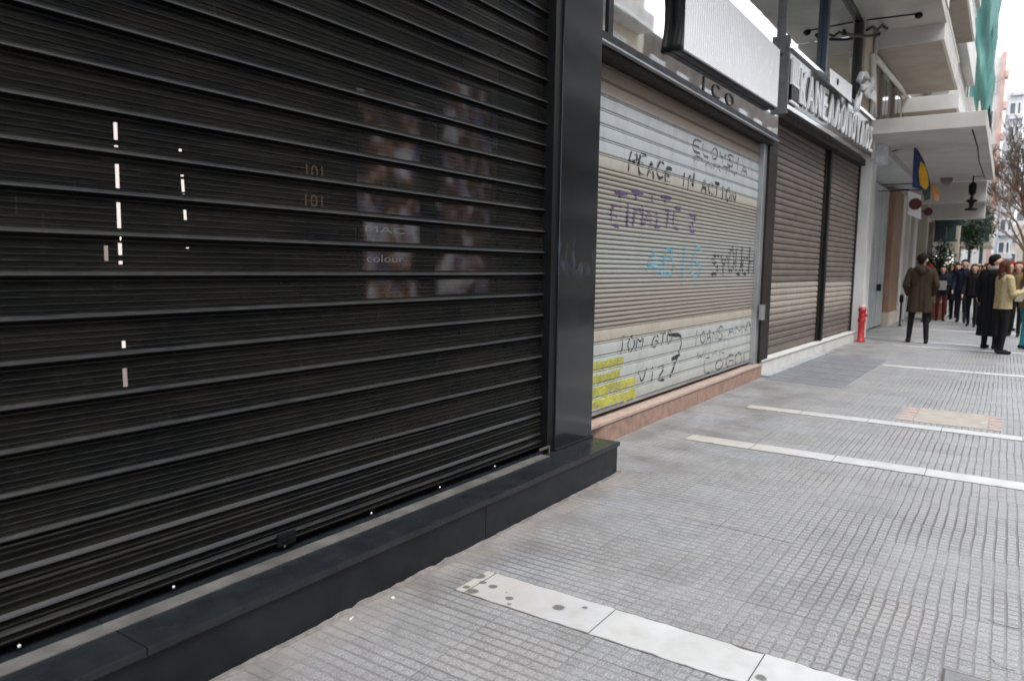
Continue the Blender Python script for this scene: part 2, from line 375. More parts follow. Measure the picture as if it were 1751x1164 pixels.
b = MB(); b.box(-12, 298, -3.2, 3.2, -0.14, 0); struct(b.build('pavement', M['paving']))
b = MB(); b.box(-62, 300, -60, 60, -0.5, -0.16); struct(b.build('ground', M['asphalt']))
b = MB(); b.box(-60, 298, -12.2, -3.5, -0.15, -0.13); struct(b.build('road', M['asphalt']))
b = MB(); b.box(-60, 298, -3.5, -3.2, -0.155, 0.004); struct(b.build('kerb', M['kerb']))
b = MB(); b.box(-60, 298, -12.5, -12.2, -0.15, 0.0); struct(b.build('far_kerb', M['kerb']))
b = MB(); b.box(-60, 298, -16.0, -12.5, -0.15, -0.004); struct(b.build('far_pavement', M['kerb']))
b = MB()
for k in range(12): b.box(k*8-10, k*8-7, -7.9, -7.78, -0.129, -0.126)
struct(b.build('lane_markings', M['road_paint']))

# white marble strips laid across the pavement
q = NT('strip_marble'); P, x, y, z = q.pos()
c = q.mix(q.mr(q.noise(3, 6, sc=(1, 1, 1)), 0.35, 0.7), (0.41, 0.42, 0.42), (0.51, 0.52, 0.54))
tyf = q.m('FLOOR', q.m('DIVIDE', q.m('ADD', y, 0.0), 0.62)); wn = q.n('ShaderNodeTexWhiteNoise', noise_dimensions='1D'); q.put(wn.inputs['W'], q.m('ADD', tyf, q.m('FLOOR', x)))
c = q.mix(q.m('MULTIPLY', wn.outputs['Value'], 0.35), c, (0.52, 0.49, 0.44))
c = q.mix(q.mr(q.noise(9, 6), 0.45, 0.7, 0, 0.5), c, (0.34, 0.325, 0.30))
c = q.mix(q.m('MULTIPLY', q.mr(y, 1.0, 2.15, 0, 1), q.mr(q.noise(6, 5), 0.25, 0.6, 0.25, 0.95)), c, (0.38, 0.34, 0.29))
vm = q.n('ShaderNodeVectorMath', operation='MULTIPLY'); q.t.links.new(P, vm.inputs[0]); vm.inputs[1].default_value = (1, 1, 0)
for sx, sy, rr in ((819, 986, .030), (826, 997, .017), (843, 1004, .020), (797, 1005, .017), (808, 1012, .026), (871, 1024, .018), (871, 1034, .010), (955, 1040, .026), (800, 977, .03), (866, 1014, .006), (1301, 1160, .02), (1000, 1040, .012)):
    p = pZ(sx, sy); dn = q.n('ShaderNodeVectorMath', operation='DISTANCE'); q.t.links.new(vm.outputs[0], dn.inputs[0]); dn.inputs[1].default_value = (p.x, p.y, 0)
    dd = q.m('ADD', dn.outputs['Value'], q.m('MULTIPLY', q.m('SUBTRACT', q.noise(45, 2), 0.5), 0.012))
    c = q.mix(q.mr(dd, rr*0.85, rr*1.15, 0.85, 0), c, (0.09, 0.085, 0.08))
q.put(q.b.inputs['Base Color'], c); q.b.inputs['Roughness'].default_value = 0.5; q.bump(q.noise(60, 3), 0.15, 0.003)
M['strip'] = q.mat
M['joint'] = simple('joint_dirt', (0.10, 0.09, 0.08), 0.95)
strips = [(2.49, 2.738, 1.95, 0.037), (5.915, 6.125, 2.18, 0.39), (7.68, 7.87, 2.18, 0.4), (12.45, 12.68, 1.5, 0.3), (16.05, 16.25, 1.75, 0.3), (17.15, 17.4, 1.5, 0.3), (21.0, 21.25, 2.2, 0.3), (26, 26.25, 2.2, 0.3)]
for x0, x1, ymax, ph in strips:
    b = MB(); yy = ymax; b.box(x0-0.006, x1+0.006, -3.1, ymax+0.004, 0.0005, 0.002); b.cur = 1
    while yy > -3.1:
        nx = ph+0.62*math.floor((yy-ph-0.02)/0.62); nx = max(nx, -3.1)
        j = random.uniform(-.004, .004); nn = 14; ya, yb = nx+0.003, yy-0.002; i0 = len(b.v)
        for kk in range(nn+1):
            Y_ = ya+(yb-ya)*kk/nn; e1, e2 = random.uniform(-.003, .003), random.uniform(-.003, .003)
            if random.random() < .08: e1 += .009
            if random.random() < .08: e2 -= .009
            b.v += [(x0+j+e1, Y_, .001), (x1+j+e2, Y_, .001), (x1+j+e2, Y_, .005), (x0+j+e1, Y_, .005)]
        for kk in range(nn):
            for jj in range(4): b.quadf((i0+kk*4+jj, i0+kk*4+(jj+1) % 4, i0+(kk+1)*4+(jj+1) % 4, i0+(kk+1)*4+jj))
        yy = nx
    struct(b.build('paving_strip', [M['joint'], M['strip']]))
# dark slabs and a mended beige patch
M['slab_dark'] = mat('slab_dark', (0.17, 0.175, 0.19), 0.5, var=0.15, scale=3, bump=0.15, bscale=150, dirt=((0.22, 0.22, 0.22), 0.5))
b = MB()
pts = [pZ(1306, 648), pZ(1440, 664), pZ(1517, 616), pZ(1400, 604)]
A, B_, C_, D_ = [Vector((p.x, p.y, 0)) for p in pts]
for i in range(3):
    for j in range(6):
        def bl(u, v): return (A*(1-u)+B_*u)*(1-v)+(D_*(1-u)+C_*u)*v
        g1, g2 = 0.004, 0.003
        ps = [bl(i/3+g1, j/6+g2), bl((i+1)/3-g1, j/6+g2), bl((i+1)/3-g1, (j+1)/6-g2), bl(i/3+g1, (j+1)/6-g2)]
        b.hexa([(p.x, p.y, 0.0005) for p in ps]+[(p.x, p.y, 0.004) for p in ps])
struct(b.build('paving_slabs', M['slab_dark']))
M['mortar_beige'] = mat('mortar_beige', (0.34, 0.305, 0.26), 0.85, var=0.15, scale=9, bump=0.3, bscale=90)
M['brick_pale'] = mat('brick_pale', (0.35, 0.275, 0.245), 0.85, var=0.2, scale=12, bump=0.2)
b = MB(); b.box(8.03, 8.85, 0.05, 0.66, 0.0006, 0.004); b.cur = 1
for k in range(5): b.box(8.03+k*0.165, 8.03+k*0.165+0.155, -0.06, 0.045, 0.0006, 0.0045); b.box(8.03+k*0.165, 8.03+k*0.165+0.155, 0.67, 0.80, 0.0006, 0.0045)
struct(b.build('paving_patch', [M['mortar_beige'], M['brick_pale']]))

# small litter by the plinth
M['litter'] = simple('paper_white', (0.6, 0.57, 0.5), 0.8)
for i, (sx, sy, lab) in enumerate(((672, 1023, 'tiny cream paper scrap beside the black plinth, farther of two'), (602, 1060, 'tiny cream cigarette end beside the black plinth, nearer of two'), (1413, 795, 'small white paper scrap on paving before the middle strip'))):
    p = pZ(sx, sy); b = MB()
    if i == 1: b.tube([(p.x-.012, p.y, .006), (p.x+.012, p.y+.008, .006)], .005, 8)
    else:
        b.hexa([(p.x-.008, p.y-.005, .001), (p.x+.007, p.y-.006, .001), (p.x+.009, p.y+.005, .003), (p.x-.006, p.y+.006, .004), (p.x-.008, p.y-.005, .003), (p.x+.007, p.y-.006, .004), (p.x+.009, p.y+.005, .007), (p.x-.006, p.y+.006, .008)])
    tag(b.build('cigarette_end' if i == 1 else 'paper_scrap', M['litter'], loc=(p.x, p.y, 0)), lab, 'litter')

# ------------------------------------------------------------------ near shop: plinth, pillar, black roller shutter
XP = 4.634
t = thing('stone_plinth', (4.6, 2.2, 0), 'black stone plinth with a ledge under the near black shutter', 'plinth')
b = MB(); b.box(-2.0, 3.05, 2.19, 2.9, 0, 0.198); b.box(3.054, XP-0.005, 2.19, 2.9, 0, 0.198); b.build('riser', M['dark_stone'], t, bevel=0.002)
b = MB(); b.box(-2.0, 1.2, 2.172, 2.9, 0.199, 0.230); b.box(1.203, XP, 2.172, 2.9, 0.199, 0.230); b.build('ledge', M['stone_edge'], t, bevel=0.004)
b = MB(); b.box(-1.0, 3.975, 2.352, 2.425, 0.2305, 0.236); b.build('sill_strip', M['sill_metal'], t, bevel=0.001)
# rough mortar seam at the foot of the plinth
M['seam'] = mat('seam_mortar', (0.155, 0.137, 0.125), 0.95, var=0.3, scale=20, bump=0.5, bscale=90)
b = MB(); n = 160
rows = []
for i in range(n+1):
    X = -1.5+(XP+0.05+1.5)*i/n; o1 = 0.018+0.006*random.random()+0.008*math.sin(X*5)+0.005*math.sin(X*17)
    h = 0.004+0.006*random.random()
    if 2.0 < X < 2.9: h += 0.012*random.random()
    rows.append([(X, 2.2, h), (X, 2.185, h*0.8), (X, 2.185-o1*0.5, 0.005), (X, 2.185-o1, 0.0008)])
for i in range(n+1): b.v += rows[i]
for i in range(n):
    for k in range(3): b.quadf((i*4+k, i*4+k+1, (i+1)*4+k+1, (i+1)*4+k))
struct(b.build('mortar_seam', M['seam']))

t = thing('shopfront_pillar', (4.375, 2.6, 0.23), 'tall polished dark grey pillar between the black and the pale shutter', 'pillar')
b = MB(); b.box(4.117, 4.632, 2.40, 2.9, 0.23, 3.6); b.build('panel', M['pillar'], t, bevel=0.004)
b = MB(); b.box(4.11, 4.64, 2.385, 2.42, 0.2305, 0.246); b.build('foot_trim', M['dark_stone'], t, bevel=0.003)
b = MB(); b.box(4.632, 4.66, 2.44, 2.5, 1.83, 1.93); b.build('lock_box', M['black_metal'], t, bevel=0.006)
t2 = thing('shopfront_pillar', (-1.6, 2.6, 0.23), 'dark grey pillar at the near end of the black shutter', 'pillar')
b = MB(); b.box(-1.9, -1.1, 2.40, 2.9, 0.23, 3.6); b.build('panel', M['pillar'], t2, bevel=0.004)

t = thing('roller_shutter', (1.5, 2.5, 0.236), 'closed black roller shutter with wide shiny slats and ribs, nearest the camera', 'shutter')
YS = 2.476; PITCH = 0.1335
prof = [(0.000, -.004, 0), (-.001, .006, 2), (-.0035, .0085, 2), (-.0065, .0035, 0), (-.010, -.001, 0), (-.030, .001, 1), (-.032, .0035, 1), (-.0345, .0035, 1), (-.0365, .001, 1),
        (-.050, .001, 1), (-.052, .003, 1), (-.054, .003, 1), (-.056, .001, 1), (-.072, .001, 1), (-.074, .0035, 1), (-.0765, .0035, 1), (-.0785, .001, 1), (-.092, .002, 1), (-.0935, .0045, 1), (-.0955, .0045, 1), (-.097, .003, 1), (-.1065, .005, 0), (-.110, .011, 2), (-.115, .0175, 2), (-.1185, .019, 2), (-.1205, .017, 2), (-.1215, .004, 0), (-.1225, -.008, 0), (-.1334, -.008, 0)]
def sheet(b, P, x0, x1, wob=None, nseg=1):
    """extrude a (z, out, mat) profile along X in front of plane Y0"""
    base = len(b.v); b.smooth = False
    for z, y, m in P:
        for i in range(nseg+1): b.v.append((x0+(x1-x0)*i/nseg, y, z))
    for k in range(len(P)-1):
        b.cur = P[k+1][2]
        for i in range(nseg):
            a = base+k*(nseg+1)+i; b.quadf((a, a+1, a+nseg+2, a+nseg+1))
    b.cur = 0
P = []
ztop = 1.3785+PITCH*14
k = 0; zt = ztop
while zt-PITCH > 0.56:
    P += [(zt+z, YS-o, m) for z, o, m in prof]; zt -= PITCH
zb = zt
prof2 = [(-.0, -.004, 0), (-.001, .010, 2), (-.006, .012, 2), (-.01, .002, 0), (-.022, .002, 0), (-.024, .007, 0), (-.03, .007, 0), (-.032, .002, 0), (-.05, .002, 0), (-.052, .006, 0), (-.057, .006, 0), (-.06, .002, 0), (-.082, .003, 0), (-.09, .012, 2), (-.096, .016, 2), (-.1, .004, 0), (-.104, -.004, 0), (-.109, -.004, 0), (-.111, .002, 0), (-.120, .002, 0), (-.122, .005, 0), (-.126, .005, 0), (-.128, .001, 0), (-.1335, .0, 0)]
while zt-0.134 > 0.30:
    P += [(zt+z, YS-o, m) for z, o, m in prof2]; zt -= 0.134
zl = zt
P += [(zl-.001, YS-.018, 2), (zl-.008, YS-.022, 2), (zl-.014, YS-.014, 0), (zl-.03, YS-.014, 0), (zl-.032, YS-.018, 0), (zl-.037, YS-.018, 0), (zl-.04, YS-.014, 0), (0.268, YS-.014, 0), (0.264, YS+.02, 0)]
b = MB(); sheet(b, P, -1.1, 4.112, None, 90)
ph = [random.uniform(0, 6.28) for _ in range(400)]
b.v = [(x, y+.0012*math.sin(x*2.1+ph[int(z/PITCH)])+.0007*math.sin(x*7.3+ph[int(z/PITCH)+50]), z+.0012*math.sin(x*1.3+ph[int((z+.012)/PITCH)+100])) for x, y, z in b.v]
b.build('slat_curtain', [M['slat_black'], M['slat_perf'], M['slat_lip']], t)
b = MB(); b.box(4.035, 4.1165, 2.412, 2.50, 0.2315, 3.6); b.build('guide_rail', M['black_metal'], t, bevel=0.002)
b = MB(); b.box(-1.1, -1.02, 2.412, 2.50, 0.2315, 3.6); b.build('guide_rail', M['black_metal'], t, bevel=0.002)
for sx, sy in ((33, 1104), (297, 1003), (487, 933), (635, 877), (752, 833), (846, 797)):
    p = pY(sx, sy, YS-0.017); b = MB(); b.ball(p, 0.0062, 10, 6, (1, 0.8, 1)); b.build('rivet', M['rivet'], t)
p = pY(489, 918, YS-0.02)
b = MB(); b.box(p.x-.045, p.x+.045, YS-.03, YS-.0145, p.z-.03, p.z+.022); b.box(p.x-.03, p.x+.032, YS-.034, YS-.0305, p.z-.012, p.z-.002); b.build('lock_plate', M['black_metal'], t, bevel=0.002)
b = MB(); p = pY(930, 765, 2.43)
b.box(p.x-.09, p.x+.03, 2.405, 2.412, p.z-.004, p.z+.012); b.box(p.x+.018, p.x+.03, 2.400, 2.405, p.z-.05, p.z+.012); b.build('latch', M['sill_metal'], t, bevel=0.001)

# shop window behind the perforated slats: lit strips and dim posters
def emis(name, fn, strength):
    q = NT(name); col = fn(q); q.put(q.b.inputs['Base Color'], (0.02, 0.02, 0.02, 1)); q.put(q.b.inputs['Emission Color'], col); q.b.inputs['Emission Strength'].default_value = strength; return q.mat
M['tube_light'] = emis('tube_light', lambda q: (1.0, 0.86, 0.82, 1), 3.0)
t = thing('strip_light', (1.29, 2.55, 0.9), 'vertical broken row of lit pinkish strips behind the black shutter, left', 'strip light')
for y0, y1 in ((210, 239), (249, 262), (281, 331), (346, 390), (397, 436), (446, 452), (583, 598)):
    p0, p1 = pY(197+(y0-210)*.0385, y0, 2.49), pY(197+(y1-210)*.0385, y1, 2.49)
    b = MB(); b.tube([p0, p1], 0.0058, 8); b.build('lamp_segment', M['tube_light'], t)
M['tube_dim'] = emis('tube_dim', lambda q: (1.0, 0.78, 0.70, 1), 1.0)
b = MB(); b.tube([pY(213, 630, 2.49), pY(215, 664, 2.49)], 0.007, 8); b.build('lamp_segment', M['tube_dim'], t)
b = MB(); b.tube([pY(181, 420, 2.49), pY(182, 446, 2.49)], 0.006, 8); b.build('lamp_segment', M['tube_dim'], t)
t = thing('strip_light', (1.55, 2.55, 1.4), 'thin short row of lit specks behind the black shutter, right of strip', 'strip light')
for y0, y1 in ((255, 259), (299, 302), (307, 328), (332, 334), (359, 376), (423, 425)):
    p0, p1 = pY(308+(y0-255)*.075, y0, 2.49), pY(308+(y1-255)*.075, y1, 2.49)
    b = MB(); b.tube([p0, p1], 0.0048, 8); b.build('lamp_segment', M['tube_light'], t)
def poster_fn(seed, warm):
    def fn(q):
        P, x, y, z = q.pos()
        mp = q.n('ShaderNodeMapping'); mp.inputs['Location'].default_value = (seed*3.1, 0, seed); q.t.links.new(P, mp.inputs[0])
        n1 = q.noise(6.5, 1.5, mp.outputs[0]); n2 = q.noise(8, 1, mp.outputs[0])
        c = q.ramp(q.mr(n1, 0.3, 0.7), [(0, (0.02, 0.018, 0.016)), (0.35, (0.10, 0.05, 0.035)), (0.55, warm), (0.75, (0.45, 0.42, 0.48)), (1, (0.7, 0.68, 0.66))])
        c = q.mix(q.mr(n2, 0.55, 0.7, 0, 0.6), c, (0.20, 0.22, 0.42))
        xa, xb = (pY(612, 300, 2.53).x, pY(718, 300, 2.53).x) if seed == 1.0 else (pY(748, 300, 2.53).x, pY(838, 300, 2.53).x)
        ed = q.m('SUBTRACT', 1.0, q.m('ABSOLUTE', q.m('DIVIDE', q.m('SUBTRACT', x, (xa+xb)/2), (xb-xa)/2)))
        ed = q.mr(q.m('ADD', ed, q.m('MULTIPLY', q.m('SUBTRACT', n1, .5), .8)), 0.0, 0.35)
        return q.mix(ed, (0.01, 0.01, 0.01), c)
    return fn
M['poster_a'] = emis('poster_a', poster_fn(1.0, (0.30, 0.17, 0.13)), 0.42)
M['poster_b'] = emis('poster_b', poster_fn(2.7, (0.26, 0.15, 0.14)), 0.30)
YPO = 2.53
def panel(b, pa, pb, d=0.01): b.box(pa.x, pb.x, YPO, YPO+d, pb.z, pa.z)
b = MB(); panel(b, pY(612, 150, YPO), pY(718, 515, YPO)); pa = pY(612, 515, YPO)
tag(b.build('poster', M['poster_a'], loc=(pa.x, YPO, pa.z)), 'dim pale portrait poster glimpsed behind the black shutter, with writing below', 'poster', 'posters in the near shop window')
b = MB(); panel(b, pY(748, 130, YPO), pY(838, 500, YPO)); pa = pY(748, 500, YPO)
tag(b.build('poster', M['poster_b'], loc=(pa.x, YPO, pa.z)), 'dim reddish poster glimpsed behind the black shutter, nearer the pillar', 'poster', 'posters in the near shop window')
M['poster_text'] = emis('poster_text', lambda q: (0.9, 0.9, 0.95, 1), 1.6)
M['poster_orange'] = emis('poster_orange', lambda q: (0.75, 0.42, 0.22, 1), 0.22)

def text_mesh(b, s, origin, dirx, size, depth=0.0, squeeze=1.0, dz=0.0, up=Vector((0, 0, 1))):
    """letters as mesh in the vertical plane through origin along dirx, raised towards the street by depth"""
    cu = bpy.data.curves.new('txt', 'FONT'); cu.body = s; cu.size = 1.0; cu.fill_mode = 'BOTH'; cu.resolution_u = 3; cu.extrude = 0.5 if depth else 0
    o = bpy.data.objects.new('txt', cu); COL.objects.link(o); dg = bpy.context.evaluated_depsgraph_get(); dg.update()
    me = bpy.data.meshes.new_from_object(o.evaluated_get(dg)); bpy.data.objects.remove(o)
    d = Vector(dirx).normalized(); nrm = Vector((d.y, -d.x, 0)).normalized(); base = len(b.v)
    for v in me.vertices:
        q_ = Vector(origin)+d*(v.co.x*size*squeeze)+up*(v.co.y*size)+nrm*(depth*(v.co.z+0.5)); b.v.append(tuple(q_))
    for p in me.polygons: b.quadf([base+i for i in p.vertices])
    bpy.data.meshes.remove(me); return b
t = thing('window_lettering', tuple(pY(620, 450, 2.515)), 'small pale writing glimpsed behind the slats, under the first poster', 'lettering')
def wtext(s, sx, sy, wpx, hpx, m, sq=None):
    b = MB(); o = pY(sx, sy, 2.515); e = pY(sx+wpx, sy, 2.515); tp = pY(sx, sy-hpx, 2.515)
    size = (tp.z-o.z)/0.72; text_mesh(b, s, o, (1, 0, 0), size); xs = [v[0] for v in b.v]; f = (e.x-o.x)/(max(xs)-o.x)
    b.v = [(o.x+(v[0]-o.x)*f, v[1], v[2]) for v in b.v]; b.build('text_line', m, t)
wtext('MAC', 622, 396, 70, 11, M['poster_text']); wtext('is love', 626, 356, 60, 14, M['poster_a']); wtext('Studio', 622, 412, 70, 9, M['poster_a']); wtext('colour', 626, 448, 64, 14, M['poster_text'])
M['poster_text'].node_tree.nodes['Principled BSDF'].inputs['Emission Strength'].default_value = 0.38
t = thing('window_lettering', tuple(pY(515, 355, 2.515)), 'faint orange two line writing glimpsed behind the slats, left of the posters', 'lettering')
wtext('101', 518, 302, 34, 24, M['poster_orange']); wtext('101', 516, 352, 36, 22, M['poster_orange'])

t = thing('shop_interior', (1.5, 3.0, 0.23), 'dark unlit shop room behind the near black shutter', 'room')
b = MB(); b.box(-1.9, 4.63, 3.6, 3.7, 0.0, 3.6); b.build('back_wall', M['inside'], t)

# ------------------------------------------------------------------ middle shop: stone step, pale shutter, mirrored sign
t = thing('stone_step', (7.5, 2.7, 0), 'low salmon pink stone step under the pale graffiti shutter', 'step')
b = MB(); b.box(5.36, 7.55, 2.655, 2.95, 0, 0.158); b.box(7.553, 10.02, 2.655, 2.95, 0, 0.158); b.hexa([(4.9, 2.78, 0), (5.357, 2.655, 0), (5.357, 2.95, 0), (4.9, 2.95, 0), (4.9, 2.78, .158), (5.357, 2.655, .158), (5.357, 2.95, .158), (4.9, 2.95, .158)])
b.build('riser', M['pink_stone'], t, bevel=0.003)
b = MB(); b.box(4.9, 10.02, 2.645, 2.95, 0.159, 0.185); b.build('tread', mat('pink_tread', (0.42, 0.31, 0.26), 0.45, var=0.15, scale=9, bump=0.06, dirt=((0.25, 0.2, 0.17), 0.5)), t, bevel=0.003)

Y2 = 2.775
t = thing('roller_shutter', (7.5, Y2, 0.19), 'closed pale roller shutter covered in scrawled graffiti, between two dark posts', 'shutter')
P2 = []
def broad(z, p):   # broad flat slat with rolled joint
    return [(z, -0.004), (z-.003, .008), (z-.009, .0105), (z-.012, .001), (z-.018, .001), (z-.020, .011), (z-.03, .0125), (z-p*.5, .0135), (z-p+.012, .012), (z-p+.006, .009), (z-p+.003, .0), (z-p+.0002, -.004)]
def micro(z, p):
    return [(z, -.002), (z-.003, .004), (z-.008, .009), (z-.016, .012), (z-p+.016, .012), (z-p+.009, .009), (z-p+.005, .003), (z-p+.002, -.003)]
zt = 3.16
while zt > 2.26: P2 += broad(zt, 0.1155); zt -= 0.1155
k = 0
while zt > 0.945: P2 += micro(zt, 0.0405); zt -= 0.0405; k += 1; 
while zt > 0.30: P2 += broad(zt, 0.1155); zt -= 0.1155
P2 += [(zt-.002, .014), (zt-.01, .018), (0.222, .018), (0.218, .0)]
P2s = [(z, Y2-o, 0) for z, o in P2]
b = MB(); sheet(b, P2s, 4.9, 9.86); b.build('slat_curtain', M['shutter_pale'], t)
b = MB(); b.box(9.80, 9.95, 2.70, 2.80, 0.186, 3.13); b.build('guide_rail', M['alu'], t, bevel=0.003)
b = MB(); b.box(4.9, 9.8, Y2-.025, Y2+.02, 0.2225, 0.246); b.build('bottom_bar', M['alu'], t, bevel=0.002)
zs2 = sorted([(z, o) for z, o in P2])
def depth2(z):
    for (z0, o0), (z1, o1) in zip(zs2, zs2[1:]):
        if z0 <= z <= z1: return o0+(o1-o0)*((z-z0)/(z1-z0+1e-9))
    return .012
# hand-sprayed letters: stroke font on a 4 x 6 grid
SF = {'A': '00-26-40,12-32', 'B': '00-06-36-45-34-04,34-42-30-00', 'C': '45-26-04-02-20-41', 'D': '00-06-26-44-42-20-00', 'E': '46-06-00-40,03-33', 'F': '46-06-00,03-33', 'G': '45-26-04-02-20-41-43-23',
      'H': '06-00,46-40,03-43', 'I': '26-20', 'K': '06-00,46-03-40', 'L': '06-00-40', 'M': '00-06-23-46-40', 'N': '00-06-40-46', 'O': '26-04-02-20-42-44-26', 'P': '00-06-36-45-44-33-03', 'R': '00-06-36-45-34-04,24-40',
      'S': '45-26-05-04-42-41-20-01', 'T': '06-46,26-20', 'U': '06-01-20-41-46', 'V': '06-20-46', 'W': '06-10-24-30-46', 'X': '06-40,00-46', 'Y': '06-23-46,23-20', 'Z': '06-46-00-40', '2': '05-26-45-44-00-40', 'Σ': '46-06-23-00-40', '7': '06-46-10,13-33',
      'Θ': '26-04-02-20-42-44-26,13-33', 'Π': '00-06-46-40', 'Ω': '00-10-13-04-26-44-33-30-40', 'Λ': '00-26-40', 'J': '36-31-10-01', '!': '26-22,20-21', ' ': ''}
def spray(name, text, px0, px1, py_base0, py_base1, hpx, rad, color, slant=0.15, jit=0.32):
    YF = Y2-.0135
    A = pY(px0, py_base0, YF); B2 = pY(px1, py_base1, YF); top = pY(px0, py_base0-hpx, YF); hgt = top.z-A.z
    n = len(text); cw = (B2.x-A.x)/n
    for i, ch in enumerate(text):
        if ch not in SF or not SF[ch]: continue
        b = MB(); ox = A.x+cw*i; oz = A.z+(B2.z-A.z)*(i/n)+random.uniform(-.04, .04)*hgt; sc = random.uniform(.8, 1.2)
        for st in SF[ch].split(','):
            pts = []; dy_ = random.uniform(-.1, .1)
            for c2 in st.split('-'):
                gx, gz = int(c2[0])+random.uniform(-jit, jit), int(c2[1])+random.uniform(-jit, jit)
                pts.append((ox+cw*(.1+.75*gx/4)+slant*hgt*gz/6, oz+hgt*sc*gz/6))
            for it in range(2 if len(pts) > 2 else 0):          # round the corners like a moving hand
                new = [pts[0]]
                for (xa, za), (xb, zb_) in zip(pts, pts[1:]): new += [(xa*.75+xb*.25, za*.75+zb_*.25), (xa*.25+xb*.75, za*.25+zb_*.75)]
                pts = new+[pts[-1]]
            for (xa, za), (xb, zb_) in zip(pts, pts[1:]):
                L = math.hypot(xb-xa, zb_-za); ns = max(2, int(L/.006)); dx, dz = (xb-xa)/max(L, 1e-6), (zb_-za)/max(L, 1e-6)
                prev = None
                for k in range(ns+1):
                    f = k/ns; xx, zz_ = xa+(xb-xa)*f, za+(zb_-za)*f; r = rad*1.45*(.75+.5*abs(math.sin(k*.07+xa*9)))*(.85+.3*random.random())
                    l, rr_ = (xx-dz*r, zz_+dx*r), (xx+dz*r, zz_-dx*r)
                    i0 = len(b.v); b.v += [(l[0], Y2-depth2(l[1])-.0012, l[1]), (rr_[0], Y2-depth2(rr_[1])-.0012, rr_[1])]
                    if prev is not None: b.quadf((prev, prev+1, i0+1, i0))
                    prev = i0
        o = b.build('graffiti_letter', color, t)
BK = spray_mat('spray_black', (0.02, 0.02, 0.02), .8); PU = spray_mat('spray_purple', (0.085, 0.045, 0.13), .7)
CYN = spray_mat('spray_cyan', (0.11, 0.33, 0.44), .55); GY = spray_mat('spray_grey', (0.06, 0.06, 0.06), .5); YL = spray_mat('spray_yellow', (0.40, 0.385, 0.06), .55)
spray('black writing on the upper slats', 'PEACE IN ACTION', 1072, 1258, 292, 348, 34, .011, BK)
spray('small grey scrawl at the top right', 'ELOYSIA', 1183, 1278, 257, 300, 22, .008, GY)
spray('', 'PARTY', 1186, 1262, 276, 306, 12, .006, GY)
spray('purple capital letters', 'EIMAΣTE 2', 1042, 1190, 382, 394, 36, .014, PU)
spray('', 'TTTT', 1046, 1150, 338, 348, 14, .012, PU)
spray('large cyan letters', 'ABIG', 1100, 1200, 472, 476, 56, .016, CYN)
spray('black signature at the right', 'SYOUCH', 1216, 1290, 472, 470, 46, .016, BK, 0.05)
spray('', 'TOM GTO', 1056, 1150, 606, 588, 26, .007, BK)
spray('', 'VIZ', 1088, 1138, 660, 650, 26, .008, BK)
spray('', '7', 1134, 1172, 655, 645, 70, .012, BK, 0.1)
spray('', 'IOANS', 1184, 1236, 592, 582, 28, .006, GY)
spray('', 'LOGOU', 1202, 1284, 640, 622, 24, .008, GY)
spray('', 'ANNY', 1244, 1288, 574, 566, 18, .006, GY)
spray('', 'WLAN', 1190, 1240, 616, 606, 14, .005, GY)
# yellow sprayed block
b = MB(); YF = Y2-.014
for (xa, xb, ya, yb) in ((1008, 1066, 618, 637), (1008, 1060, 641, 656), (1008, 1086, 660, 676), (1008, 1086, 679, 699)):
    p0, p1 = pY(xa, ya, YF), pY(xb, yb-10, YF); z1 = pY(1018, ya, YF).z; z0 = pY(1018, yb, YF).z
    nx = 22
    for i in range(nx):
        xa_, xb_ = p0.x+(p1.x-p0.x)*i/nx, p0.x+(p1.x-p0.x)*(i+1)/nx; top, bot = z1-random.uniform(0, .012), z0-random.uniform(-.012, .03)
        nz = 8
        for j in range(nz):
            za, zb_ = top+(bot-top)*j/nz, top+(bot-top)*(j+1)/nz; i0 = len(b.v)
            b.v += [(xa_, Y2-depth2(za)-.0015, za), (xb_, Y2-depth2(za)-.0015, za), (xb_, Y2-depth2(zb_)-.0015, zb_), (xa_, Y2-depth2(zb_)-.0015, zb_)]; b.quadf((i0, i0+1, i0+2, i0+3))
o = b.build('graffiti', YL, t); o['label'] = 'yellow sprayed block dripping at the lower left'

t = thing('shopfront_post', (10.18, 2.7, 0.2), 'narrow dark brown post between pale and brown shutters with a lock box', 'post')
b = MB(); b.box(9.952, 10.36, 2.672, 2.95, 0.20, 3.3); b.build('post_body', M['dark_brown_metal'], t, bevel=0.004)
p = pY(1301, 534, 2.66)
b = MB(); b.box(p.x-.05, p.x+.06, 2.62, 2.671, p.z-.1, p.z+.1); b.build('lock_box', M['alu'], t, bevel=0.006)

t = thing('mirror_sign', (7.6, 2.6, 3.14), 'mirrored shop fascia framed in black above the graffiti shutter', 'sign')
b = MB(); b.box(4.7, 10.0, 2.6, 2.66, 3.175, 4.17); b.build('mirror_panel', M['mirror'], t)
b = MB(); b.box(4.7, 10.02, 2.582, 2.9, 3.112, 3.172); b.box(5.08, 5.16, 2.585, 2.6, 3.17, 4.2); b.box(4.7, 10.02, 2.59, 2.66, 4.172, 4.19); b.build('frame', M['black_metal'], t, bevel=0.002)
b = MB(); b.box(4.7, 10.02, 2.576, 2.62, 3.096, 3.111); b.build('edge_strip', M['alu'], t, bevel=0.002)
b = MB(); b.box(4.66, 10.02, 2.63, 2.95, 3.05, 3.0955); b.build('underside', M['dark_brown_metal'], t)
t = thing('lightbox_sign', (8.0, 2.5, 3.3), 'long blank white box sign projecting from the mirrored fascia', 'sign')
bx0 = 6.36; bx1 = 9.55
M['acrylic'] = mat('acrylic', (0.93, 0.93, 0.95), 0.25, var=0.03, bump=0.02, coat=0.4)
b = MB(); nr = 110; bot = lambda X: 3.365+.075*(X-bx0)/(bx1-bx0)
